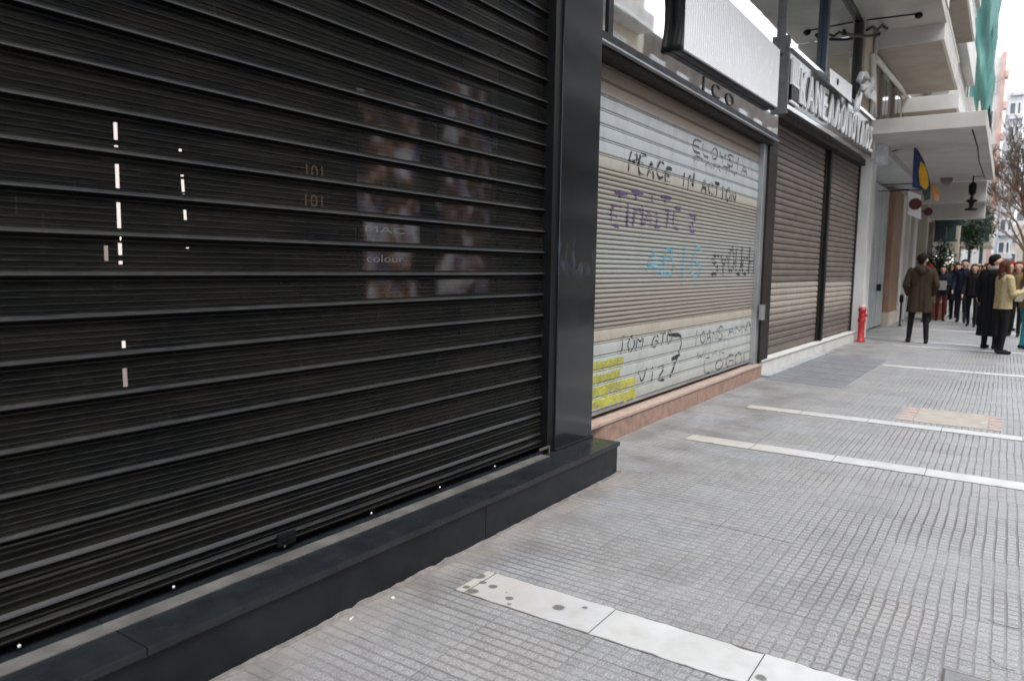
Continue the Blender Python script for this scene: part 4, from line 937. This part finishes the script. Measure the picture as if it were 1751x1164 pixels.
# the other side of the street (seen in the mirrored signs)
def opp(label, x0, x1, h, wm, yf=-16.1):
    t = thing('apartment_building', ((x0+x1)/2, yf-5, 0), label, 'building')
    b = MB(); b.box(x0, x1, yf-10, yf, 0, h); b.build('wall', wm, t)
    k = 0; z = 4.2
    while z+2.6 < h:
        b = MB(); b.box(x0+1, x1-1, yf+.001, yf+1.2, z, z+.2); o = b.build('balcony', M['plaster_white'], t)
        b = MB(); b.box(x0+1, x1-1, yf+1.12, yf+1.2, z+.202, z+1.0); b.build('parapet', M['plaster_grey'], o)
        z += 3.1
    sp = []
    z = 5.0
    while z+2.6 < h:
        X = (x0 if x0 > 40 or x0 < 0 else x0+6)+2.2
        while X < x1-2 and len(sp) < 96: sp.append((X, z)); X += 3.1 if x0 < 40 else 5
        z += 3.1
    proto = None
    for X, Z in sp:
        if proto is None:
            b = MB(); b.box(X-1.3, X+1.3, yf+.001, yf+.05, Z-.7, Z+1.6); f = b.build('window', M['plaster_white'], t); b = MB(); b.box(X-1.18, X-.06, yf+.051, yf+.06, Z-.6, Z+1.5); b.box(X+.06, X+1.18, yf+.051, yf+.06, Z-.6, Z+1.5); pn = b.build('pane', M['win_dark'], f); proto = (f, pn, X, Z)
        else:
            c = proto[0].copy(); COL.objects.link(c); c.parent = t; c.location = (X-proto[2], 0, Z-proto[3]); d = proto[1].copy(); COL.objects.link(d); d.parent = c
opp('cream apartment block across the street, nearest', -30, 16, 20, M['plaster_beige']); opp('pale apartment block across the street with long balconies', 16.2, 47, 20, M['plaster_beige'])
opp('long brownish building across the street, far off', 47.2, 130, 17.5, simple('facade_dark', (.12, .10, .085), .9, 0, .35, .8))

# ------------------------------------------------------------------ vegetation
def bare_tree(loc, h, seed, label, lean=(0, 0), spread=1.0):
    rn = random.Random(seed); t = thing('bare_tree', loc, label, 'tree', 'bare street trees along the kerb')
    trunk, crown = MB(), MB(); L = Vector(loc)
    fork = L+Vector((lean[0]*h*.35, lean[1]*h*.35, h*.36))
    trunk.tube([L, L+(fork-L)*.5+Vector((.05, .03, 0)), fork], [.17, .14, .12], 10)
    def br(p, d, ln, r, depth):
        n = 4; pts = [p]; cur = p
        for i in range(n):
            d = (d+Vector((rn.uniform(-.25, .25), rn.uniform(-.25, .25), rn.uniform(-.08, .2)))).normalized(); cur = cur+d*ln/n; pts.append(cur)
        crown.tube(pts, [max(.009, r*1.25*(1-.5*i/n)) for i in range(n+1)], 6 if depth < 2 else 3, False)
        if depth < 4:
            for k in range(4 if depth < 3 else 5):
                a = rn.choice(pts[2:]); dd = (d+Vector((rn.uniform(-.9, .9), rn.uniform(-.9, .9), rn.uniform(-.2, .7)))).normalized(); br(a, dd, ln*rn.uniform(.5, .75), r*.45, depth+1)
    for k in range(5):
        a = k*1.257+rn.uniform(-.3, .3); br(fork, Vector((math.cos(a)*.6*spread, math.sin(a)*.6*spread, 1)).normalized(), h*.33, .075, 0)
    trunk.build('trunk', M['bark'], t); crown.build('crown', M['twig'], t)
bare_tree((38, -.95, 0), 7.2, 11, 'bare street tree with thick dark branches at the right edge, nearest', (0, .06), .75)
bare_tree((58, -1.1, 0), 8, 12, 'bare street tree beside the crowd, second along the kerb', (0, .05), .8)
bare_tree((76, -1.2, 0), 9, 13, 'bare reddish street tree far along the kerb', (0, .03), .9)
bare_tree((24, -6.2-9, 0), 9, 14, 'bare tree on the opposite pavement', (0, 0), 1)
bare_tree((34, -15, 0), 9, 15, 'bare tree on the opposite pavement, farther along', (0, 0), 1)
t = thing('potted_shrub', (25.5, 1.75, 0), 'dark evergreen shrub rising behind the man in the brown coat', 'shrub')
b = MB(); b.lathe([(.22, 0), (.3, .5), (.33, .52), (.33, .56)], (25.8, 1.78, 0), 14); b.build('pot', M['terracotta'], t)
b = MB(); b.tube([(25.8, 1.78, .5), (25.8, 1.76, 1.3), (25.8, 1.7, 1.9)], [.04, .035, .02], 8); b.build('stem', M['bark'], t)
def leaves(center, rad, n, seed, size=.06):
    rn = random.Random(seed); b = MB()
    lobes = [Vector((rn.gauss(0, .4), rn.gauss(0, .4), rn.gauss(0, .4))) for _ in range(9)]
    for i in range(n):
        lb = rn.choice(lobes); v = lb+Vector((rn.gauss(0, .3), rn.gauss(0, .3), rn.gauss(0, .3)))
        c = Vector(center)+Vector((v.x*rad[0], v.y*rad[1], v.z*rad[2])); u = Vector((rn.uniform(-1, 1), rn.uniform(-1, 1), rn.uniform(-1, 1))).normalized(); w_ = u.orthogonal().normalized(); s = size*rn.uniform(.6, 1.4)
        i0 = len(b.v); b.v += [tuple(c-u*s), tuple(c+w_*s*.45), tuple(c+u*s), tuple(c-w_*s*.45)]; b.quadf((i0, i0+1, i0+2, i0+3))
    return b
leaves((25.8, 1.68, 1.75), (.4, .42, .48), 1500, 5, .05).build('crown', M['leaf'], t)
for i, (X, sx, sy, lab) in enumerate(((40, 1660, 400, 'trailing dark green plants hung above the crowd, left'), (43, 1686, 388, 'trailing dark green plants on the beam by the trees, right'))):
    p = pX(sx, sy, X); t = thing('hanging_plant', tuple(p), lab, 'plant')
    leaves(p, (.5, .45, .8), 900, 20+i, .09).build('foliage', M['leaf'], t); b = MB(); b.tube([p+Vector((0, 0, .6)), p+Vector((0, 0, 1.0))], .015, 6); b.build('hanger', M['black_metal'], t)
for i, (a, c, lab) in enumerate((((1690, 80, 40), (1760, 30, 34), 'thin dark overhead wire sloping across the white sky'), ((1688, 146, 60), (1770, 90, 40), 'lower thin overhead wire beside the netted building'), ((1690, 270, 50), (1760, 272, 50), 'level thin wire in front of the distant blocks'))):
    p0, p1 = pX(*a), pX(*c); b = MB(); n = 8
    b.tube([p0.lerp(p1, k/n)-Vector((0, 0, .25*math.sin(math.pi*k/n))) for k in range(n+1)], .012, 5); tag(b.build('overhead_wire', M['black_metal'], loc=tuple(p0)), lab, 'wire')

# ------------------------------------------------------------------ people
def remesh(b, name, voxel, smooth=2):
    me = bpy.data.meshes.new(name); me.from_pydata(b.v, [], b.f); o = bpy.data.objects.new(name, me); COL.objects.link(o)
    m = o.modifiers.new('r', 'REMESH'); m.mode = 'VOXEL'; m.voxel_size = voxel; m.use_smooth_shade = True
    s = o.modifiers.new('s', 'SMOOTH'); s.iterations = smooth; s.factor = .5
    dg = bpy.context.evaluated_depsgraph_get(); dg.update(); out = bpy.data.meshes.new_from_object(o.evaluated_get(dg)); bpy.data.objects.remove(o); bpy.data.meshes.remove(me)
    out.name = name; return out
def cap(b, p0, r0, p1, r1, seg=12):
    p0, p1 = Vector(p0), Vector(p1); d = p1-p0; L = d.length
    if L < 1e-4: b.ball(p0, r0, seg, 8); return
    d.normalize(); pts, rs = [], []
    for k in range(4): a = math.pi/2*k/4; pts.append(p0-d*r0*math.cos(a)); rs.append(max(.0005, r0*math.sin(a)))
    for k in range(5): a = math.pi/2*(1-k/4); pts.append((p0 if k < 0 else p1)+d*r1*math.cos(a)); rs.append(max(.0005, r1*math.sin(a)))
    pts.insert(4, p0); rs.insert(4, r0)
    b.tube(pts, rs, seg)
def make_mesh(caps, name, voxel, mats, keys, T, smooth=2):
    b = MB()
    for c in caps: cap(b, c[0], c[1], c[2], c[3])
    me = remesh(b, name, voxel, smooth)
    for m in mats: me.materials.append(m)
    if len(mats) > 1:
        segs = [(Vector(c[0]), c[1], Vector(c[2]), c[3], keys.index(c[4])) for c in caps]
        for p in me.polygons:
            q0 = p.center; best, bi = 1e9, 0
            for a, ra, c, rc, k in segs:
                d = c-a; f = max(0, min(1, (q0-a).dot(d)/max(d.length_squared, 1e-9))); dist = (q0-a-d*f).length-(ra+(rc-ra)*f)
                if dist < best: best, bi = dist, k
            p.material_index = bi
    me.transform(T); return me
SKIN = simple('skin', (0.50, 0.30, 0.22), .55, var=.1, scale=20, bump=0)
def person(loc, heading, hgt, label, top, legs, hair, coat='jacket', arms='down', stride=0.0, feet=.1, voxel=.014, hat=None, shoe=(0.02, 0.02, 0.02), hood=None, longhair=False, group=None, extra=None, slim=1.0, scarf=None, turn=0.0, hairlen=0):
    root = thing('person', loc, label, 'person', group)
    root.rotation_euler = (0, 0, heading)
    s = hgt/1.75; T = Matrix.Scale(s, 4)
    cl = lambda nm, c: simple(nm+'_%02d%02d%02d' % tuple(int(v*99) for v in c), tuple(v*.6 for v in c), .9, var=.25, scale=22, bump=.3, bscale=60)
    mt, ml, msh, mh = cl('cloth', top), cl('trouser', legs), cl('shoe', shoe), cl('hair', hair)
    C = []; k_ = slim
    hx = {1: stride, -1: -stride}
    J = {}
    for sd in (1, -1):
        ank = Vector((hx[sd], sd*feet, .09)); hip = Vector((0, sd*.085, .93)); kn = (ank+hip)/2+Vector((.03+abs(stride)*.15, sd*.01, .02))
        C += [(hip, .095*k_, kn, .062*k_, 'leg'), (kn, .060*k_, ank, .046*k_, 'leg'), (ank+Vector((-.03, 0, -.045)), .042, ank+Vector((.15, sd*.02, -.055)), .034, 'shoe')]
        sh = Vector((0, sd*.185*k_, 1.42))
        if arms == 'down': el = sh+Vector((-.02, sd*.07, -.29)); wr = el+Vector((.08, 0, -.25))
        elif arms == 'pockets': el = sh+Vector((-.05, sd*.085, -.28)); wr = el+Vector((.14, -sd*.06, -.19))
        elif arms == 'hold': el = sh+Vector((.03, sd*.06, -.28)); wr = el+Vector((.22, -sd*.10, .04))
        elif arms == 'swing': el = sh+Vector((-.05*sd, sd*.06, -.28)); wr = el+Vector((.08-.1*sd, 0, -.23))
        J[sd] = (sh, el, wr)
        C += [(sh, .05, el, .042, 'top'), (el, .042, wr, .030, 'top')]
        d = (wr-el).normalized(); pc = wr+d*.055
        C += [(wr, .024, pc, .030, 'skin')]
        side = Vector((0, -sd, 0)); up2 = side.cross(d).normalized()
        if voxel < .012:
            for fi, (off, ln) in enumerate(((-.024, .055), (-.008, .066), (.008, .062), (.022, .048))):
                f0 = pc+up2*off+d*.02; f1 = f0+d*ln*.55+side*.006; C += [(f0, .0095, f1, .009, 'skin'), (f1, .009, f1+(d*.7+side*.7).normalized()*ln*.5, .0078, 'skin')]
            C += [(wr+d*.02-up2*.02, .011, wr+d*.055-up2*.045+side*.01, .009, 'skin')]
        else: C += [(pc, .028, pc+d*.07+side*.01, .018, 'skin')]
    for o in (-1, 1):
        C += [((0, o*.075*k_, .95), .105*k_, (0, o*.07*k_, 1.12), .095*k_, 'top'), ((0, o*.07*k_, 1.12), .095*k_, (.0, o*.09*k_, 1.36), .105*k_, 'top'), ((0, o*.08, 1.40), .075, (0, o*.02, 1.46), .06, 'top')]
    ct, st = math.cos(turn), math.sin(turn)
    hd = lambda x_, y_, z_: Vector((.015+x_*ct-y_*st, x_*st+y_*ct, z_))
    C += [((0, 0, 1.42), .058, (.012, 0, 1.55), .052, 'skin'), (hd(-.012, 0, 1.655), .093, hd(.012, 0, 1.65), .088, 'skin'), (hd(.035, 0, 1.60), .066, hd(.055, 0, 1.555), .042, 'skin'),
          (hd(.095, 0, 1.645), .011, hd(.118, 0, 1.618), .014, 'skin'), (hd(0, .088, 1.64), .02, hd(-.006, .092, 1.615), .015, 'skin'), (hd(0, -.088, 1.64), .02, hd(-.006, -.092, 1.615), .015, 'skin'),
          (hd(.093, .034, 1.655), .013, hd(.094, .034, 1.655), .013, 'eye'), (hd(.093, -.034, 1.655), .013, hd(.094, -.034, 1.655), .013, 'eye'), (hd(.094, .022, 1.578), .010, hd(.094, -.022, 1.578), .010, 'lip')]
    keys = ['leg', 'shoe', 'top', 'skin', 'eye', 'lip']
    me = make_mesh(C, 'body', voxel, [ml, msh, mt, SKIN, simple('eye_dark', (.05, .035, .03), .4), simple('lip_red', (.38, .13, .12), .5)], keys, T)
    bo = bpy.data.objects.new('body', me); COL.objects.link(bo); bo.parent = root
    def child(caps, name, m, vx=voxel, sm=2):
        me = make_mesh(caps, name, vx, [m], None, T, sm); o = bpy.data.objects.new(name, me); COL.objects.link(o); o.parent = root; return o
    # coat
    K = []; hem = {'coat': .62, 'jacket': .86, 'long': .25}[coat]; fl = {'coat': .03, 'jacket': .01, 'long': .03}[coat]
    for o in (-1, 1):
        K += [((0, o*.07*k_, 1.10), .12*k_, (0, o*.10*k_, 1.37), .122*k_, 0), ((0, o*(.075+fl*.4)*k_, hem+.10), .125*k_+fl*.5, (0, o*.07*k_, 1.12), .12*k_, 0), ((0, o*.12, 1.40), .085, (0, o*.03, 1.47), .075, 0)]
        sh, el, wr = J[o]; K += [(sh, .072, el, .060, 0), (el, .060, el.lerp(wr, .93), .046, 0)]
    K += [((0.01, 0, hem+.10), .125*k_+fl*.5, (0, 0, 1.12), .125*k_, 0), ((0, 0, 1.12), .125*k_, (0, 0, 1.38), .125*k_, 0)]
    if hood: K += [((-.08, -.06, 1.46), .07, (-.08, .06, 1.46), .07, 0), ((-.10, 0, 1.42), .08, (-.05, 0, 1.48), .08, 0)]
    else: K += [((-.02, -.04, 1.49), .05, (-.02, .04, 1.49), .05, 0)]
    for q_ in range(len(K)):
        if K[q_][0][2] == hem+.10: K[q_] = ((K[q_][0][0], K[q_][0][1]*1.1, hem-.06),)+K[q_][1:]
    co = child(K, 'coat', mt); bm = bmesh.new(); bm.from_mesh(co.data)
    g = bmesh.ops.bisect_plane(bm, geom=bm.verts[:]+bm.edges[:]+bm.faces[:], plane_co=(0, 0, hem*s), plane_no=(.04, 0, -1), clear_outer=True)
    bmesh.ops.holes_fill(bm, edges=[e for e in bm.edges if e.is_boundary], sides=0)
    bm.to_mesh(co.data); bm.free()
    # hair
    Hh = [(hd(-.035, 0, 1.678), .097, hd(-.01, 0, 1.698), .086, 0), (hd(-.06, 0, 1.63), .070, hd(-.05, 0, 1.60), .056, 0), (hd(-.02, .055, 1.70), .048, hd(-.02, -.055, 1.70), .048, 0), (hd(.03, .03, 1.735), .032, hd(.035, -.02, 1.732), .03, 0)]
    if longhair:
        for o in (-1, 1): Hh += [(hd(-.02, o*.07, 1.66), .045, hd(-.01, o*.085, 1.50), .035, 0), (hd(-.01, o*.085, 1.5), .035, hd(.03, o*.08, 1.40-hairlen), .022, 0)]
        Hh += [(hd(-.07, 0, 1.64), .07, hd(-.08, 0, 1.42-hairlen), .05, 0)]
    child(Hh, 'hair', mh, min(voxel, .01))
    if hat:
        child([(hd(-.02, 0, 1.715), .098, hd(.0, 0, 1.72), .096, 0), (hd(-.02, 0, 1.76), .07, hd(0, 0, 1.765), .07, 0)], 'hat', cl('hat', hat), .012)
    if scarf: child([((.03, -.05, 1.50), .045, (.03, .05, 1.50), .045, 0), ((-.05, -.05, 1.51), .045, (-.05, .05, 1.51), .045, 0), ((.09, .02, 1.48), .04, (.12, .03, 1.25), .035, 0)], 'scarf', cl('scarf', scarf), .012)
    return root, J, s
GR = 'people gathered on the pavement'
p = pZ(1563, 587)
person((17.0, 1.43, 0), R(8), 1.80, 'man seen from behind in a long dark brown hooded coat, standing alone', (0.058, 0.038, 0.025), (0.018, 0.018, 0.022), (0.02, 0.014, 0.01), 'coat', 'pockets', feet=.15, voxel=.009, hood=True, turn=-.45, stride=.03)
root, J, s = person((15.85, .02, 0), R(-62), 1.66, 'woman in a mustard jacket and black trousers reading a white sheet', (0.62, 0.49, 0.27), (0.015, 0.015, 0.016), (0.13, 0.05, 0.03), 'jacket', 'hold', feet=.11, voxel=.009, longhair=True, slim=.93, stride=.04, scarf=(0.22, 0.15, 0.12), shoe=(.02, .018, .018))
W_PAPER = M['litter']
def sheetp(rootloc, ang, s, z=1.14, fwd=.33, w_=.11, h_=.15, lab='', tilt=.5):
    c = Vector(rootloc)+Vector((math.cos(ang)*fwd*s, math.sin(ang)*fwd*s, z*s)); f = Vector((math.cos(ang), math.sin(ang), 0)); sd = Vector((-f.y, f.x, 0)); u = (f*tilt+Vector((0, 0, 1))).normalized(); n_ = sd.cross(u)
    b = MB(); b.hexa([tuple(c+sd*a*w_+u*e*h_+n_*t_) for t_ in (-.002, .002) for a, e in ((-1, -1), (1, -1), (1, 1), (-1, 1))]); tag(b.build('paper_sheet', W_PAPER, loc=tuple(c)), lab, 'paper')
sheetp((15.85, .02, 0), R(-62), .95, lab='white sheet of paper held by the woman in the mustard jacket')
person((16.72, .19, 0), R(-30), 1.78, 'tall person in a very long black coat with a grey scarf', (0.010, 0.011, 0.013), (0.012, 0.012, 0.012), (0.012, 0.010, 0.010), 'long', 'down', feet=.1, voxel=.009, scarf=(0.42, 0.40, 0.36), turn=-.7, slim=1.05)
person((17.2, -.36, 0), R(-70), 1.62, 'woman with red hair and bright teal trousers at the right edge', (0.30, 0.20, 0.09), (0.06, 0.40, 0.43), (0.32, 0.10, 0.05), 'jacket', 'hold', feet=.1, voxel=.009, longhair=True, slim=.92)
crowd = [
 ((26.2, 1.25), 183, 1.70, 'person in charcoal between the navy puffer man and the red trousers', (0.02, 0.02, 0.024), (0.015, 0.015, 0.018), (0.06, 0.03, 0.02), 'coat', 'swing', None, True),
 ((23.4, .72), 176, 1.66, 'person in a short black jacket right of the navy puffer man', (0.013, 0.013, 0.016), (0.014, 0.014, 0.016), (0.1, 0.05, 0.03), 'jacket', 'swing', None, True),
 ((21.8, .34), 185, 1.70, 'person in a navy coat close behind the long black coat', (0.015, 0.017, 0.03), (0.012, 0.012, 0.014), (0.13, 0.06, 0.04), 'coat', 'down', None, True),
 ((30.5, .95), 181, 1.72, 'person in an olive coat at the back right of centre', (0.05, 0.05, 0.03), (0.015, 0.015, 0.018), (0.04, 0.02, 0.015), 'coat', 'down', None, False),
 ((24.3, 1.84), 175, 1.60, 'person in a dull green coat and bright red hat behind the shrub', (0.09, 0.10, 0.05), (0.015, 0.018, 0.015), (0.1, 0.04, 0.03), 'coat', 'hold', (0.5, 0.03, 0.03), True),
 ((25.3, 1.58), 185, 1.62, 'woman in navy coat and red patterned trousers looking at a paper', (0.02, 0.022, 0.04), (0.17, 0.04, 0.035), (0.06, 0.03, 0.02), 'jacket', 'hold', None, True),
 ((28.6, 1.55), 180, 1.72, 'person in a black jacket and dark red trousers, back left', (0.014, 0.013, 0.015), (0.09, 0.015, 0.02), (0.05, 0.025, 0.02), 'jacket', 'down', None, True),
 ((27.6, 1.36), 175, 1.76, 'person in black walking behind the woman with red trousers', (0.012, 0.012, 0.013), (0.014, 0.013, 0.014), (0.03, 0.02, 0.015), 'jacket', 'swing', None, False),
 ((24.9, 1.02), 178, 1.80, 'man in a navy puffer jacket and jeans walking towards the camera', (0.014, 0.02, 0.04), (0.03, 0.038, 0.06), (0.02, 0.015, 0.012), 'jacket', 'swing', None, False),
 ((27.9, .86), 182, 1.70, 'person in dark clothes just right of the man in the navy puffer jacket', (0.02, 0.022, 0.03), (0.012, 0.012, 0.013), (0.25, 0.12, 0.07), 'jacket', 'down', None, True),
 ((26.8, .66), 170, 1.66, 'person in a slate blue jacket in the middle of the crowd', (0.03, 0.04, 0.06), (0.012, 0.012, 0.014), (0.06, 0.03, 0.02), 'jacket', 'down', None, True),
 ((29.5, .60), 190, 1.74, 'person in black under the raised white placard', (0.012, 0.012, 0.013), (0.012, 0.012, 0.013), (0.09, 0.04, 0.03), 'coat', 'down', None, False),
 ((24.0, .50), 188, 1.64, 'person in a dark coat with reddish hair left of the long black coat', (0.016, 0.014, 0.018), (0.012, 0.012, 0.013), (0.14, 0.04, 0.03), 'coat', 'down', None, True),
 ((26.3, .38), 160, 1.84, 'tall person in a blue hat behind the long black coat', (0.03, 0.03, 0.05), (0.012, 0.012, 0.013), (0.05, 0.03, 0.02), 'jacket', 'down', (0.03, 0.04, 0.14), False),
 ((31.5, 1.15), 180, 1.70, 'person in a grey coat at the back of the crowd', (0.05, 0.05, 0.055), (0.015, 0.015, 0.018), (0.05, 0.03, 0.02), 'coat', 'down', None, False),
 ((32.5, 1.62), 180, 1.68, 'person in dark plum at the far back left', (0.05, 0.02, 0.03), (0.015, 0.015, 0.018), (0.12, 0.06, 0.03), 'coat', 'down', None, True),
 ((33.5, .75), 180, 1.75, 'person in brown at the far back of the crowd', (0.06, 0.04, 0.03), (0.015, 0.015, 0.018), (0.03, 0.02, 0.015), 'coat', 'down', None, False),
 ((20.5, -.22), 170, 1.70, 'person in a tan coat behind the woman with teal trousers', (0.28, 0.19, 0.09), (0.015, 0.015, 0.018), (0.2, 0.06, 0.05), 'jacket', 'down', None, True),
 ((22.5, -.10), 200, 1.68, 'person with a red cap partly hidden behind the mustard jacket', (0.04, 0.02, 0.025), (0.015, 0.015, 0.018), (0.2, 0.08, 0.05), 'jacket', 'down', (0.4, 0.03, 0.04), False)]
for (x_, y2), hd_, hg, lab, top, lg, hr, ct_, ar, ht, lh in crowd:
    person((x_, y2, 0), R(hd_), hg, lab, top, lg, hr, ct_, ar, voxel=.016, hat=ht, longhair=lh, group=GR, stride=.16 if ar == 'swing' else .02, feet=.09, slim=.95)
sheetp((25.3, 1.58, 0), R(185), .93, lab='small white sheet held by the woman in red patterned trousers')
# raised placard
t = thing('placard', (29.3, .7, 1.5), 'blank white placard raised above the crowd', 'placard')
b = MB(); b.hexa([tuple(pX(x_, y_, X_)) for X_ in (29.2, 29.23) for x_, y_ in ((1655, 464), (1680, 465), (1683, 451), (1657, 450))]); b.build('board', M['litter'], t)
b = MB(); q0 = pX(1668, 462, 29.25); b.tube([q0+Vector((0, 0, -.6)), q0], .014, 6); b.build('stick', M['wood'], t)


# ------------------------------------------------------------------ small fittings on the upper storeys
t = thing('cable', (20, .9, 4.07), 'thin black cable running along the underside of the long canopy', 'cable')
b = MB(); b.tube([(16.3, .72, 4.078), (18.5, .70, 4.076), (21, .74, 4.078), (24.9, .70, 4.077)], .012, 6); b.tube([(24.2, .70, 4.078), (24.2, .93, 4.076)], .010, 6); b.build('wire', M['black_metal'], t)
t = thing('gutter_pipe', (16.0, 1.2, 5.7), 'pale rain pipe fixed down the end of the upper balcony', 'pipe')
b = MB(); b.tube([(15.97, 2.40, 6.0), (15.97, 2.40, 4.4)], .035, 8); b.build('pipe', M['plaster_white'], t)

b = MB()
for pts in ([(1688, 1058), (1700, 1064), (1720, 1070), (1751, 1076)], [(1688, 1120), (1705, 1135), (1715, 1142), (1740, 1147)], [(1164, 884), (1232, 899), (1300, 915), (1367, 933)]):
    pp = [pZ(x_, y_) for x_, y_ in pts]; fine = []
    for p0, p1 in zip(pp, pp[1:]):
        for k in range(5): q_ = p0.lerp(p1, k/5); fine.append((q_.x+random.uniform(-.004, .004), q_.y+random.uniform(-.004, .004)))
    i0 = len(b.v)
    for k, (x_, y2) in enumerate(fine): wd = .002+.0015*random.random(); b.v += [(x_-wd, y2-wd*.5, .0012), (x_+wd, y2+wd*.5, .0012)]
    for k in range(len(fine)-1): b.quadf((i0+2*k, i0+2*k+1, i0+2*k+3, i0+2*k+2))
struct(b.build('pavement_cracks', M['joint']))
t = thing('cover_plate', tuple(pZ(1430, 1180)), 'small metal service cover flush in the paving at the lower right corner', 'cover')
p0 = pZ(1640, 1150)
b = MB(); b.box(p0.x-.22, p0.x, p0.y-.30, p0.y+.05, .0008, .003); b.build('frame', M['joint'], t)
b = MB(); b.box(p0.x-.212, p0.x-.008, p0.y-.292, p0.y+.042, .0032, .0045); b.build('lid', simple('lid_grey', (.19, .19, .19), .6), t)
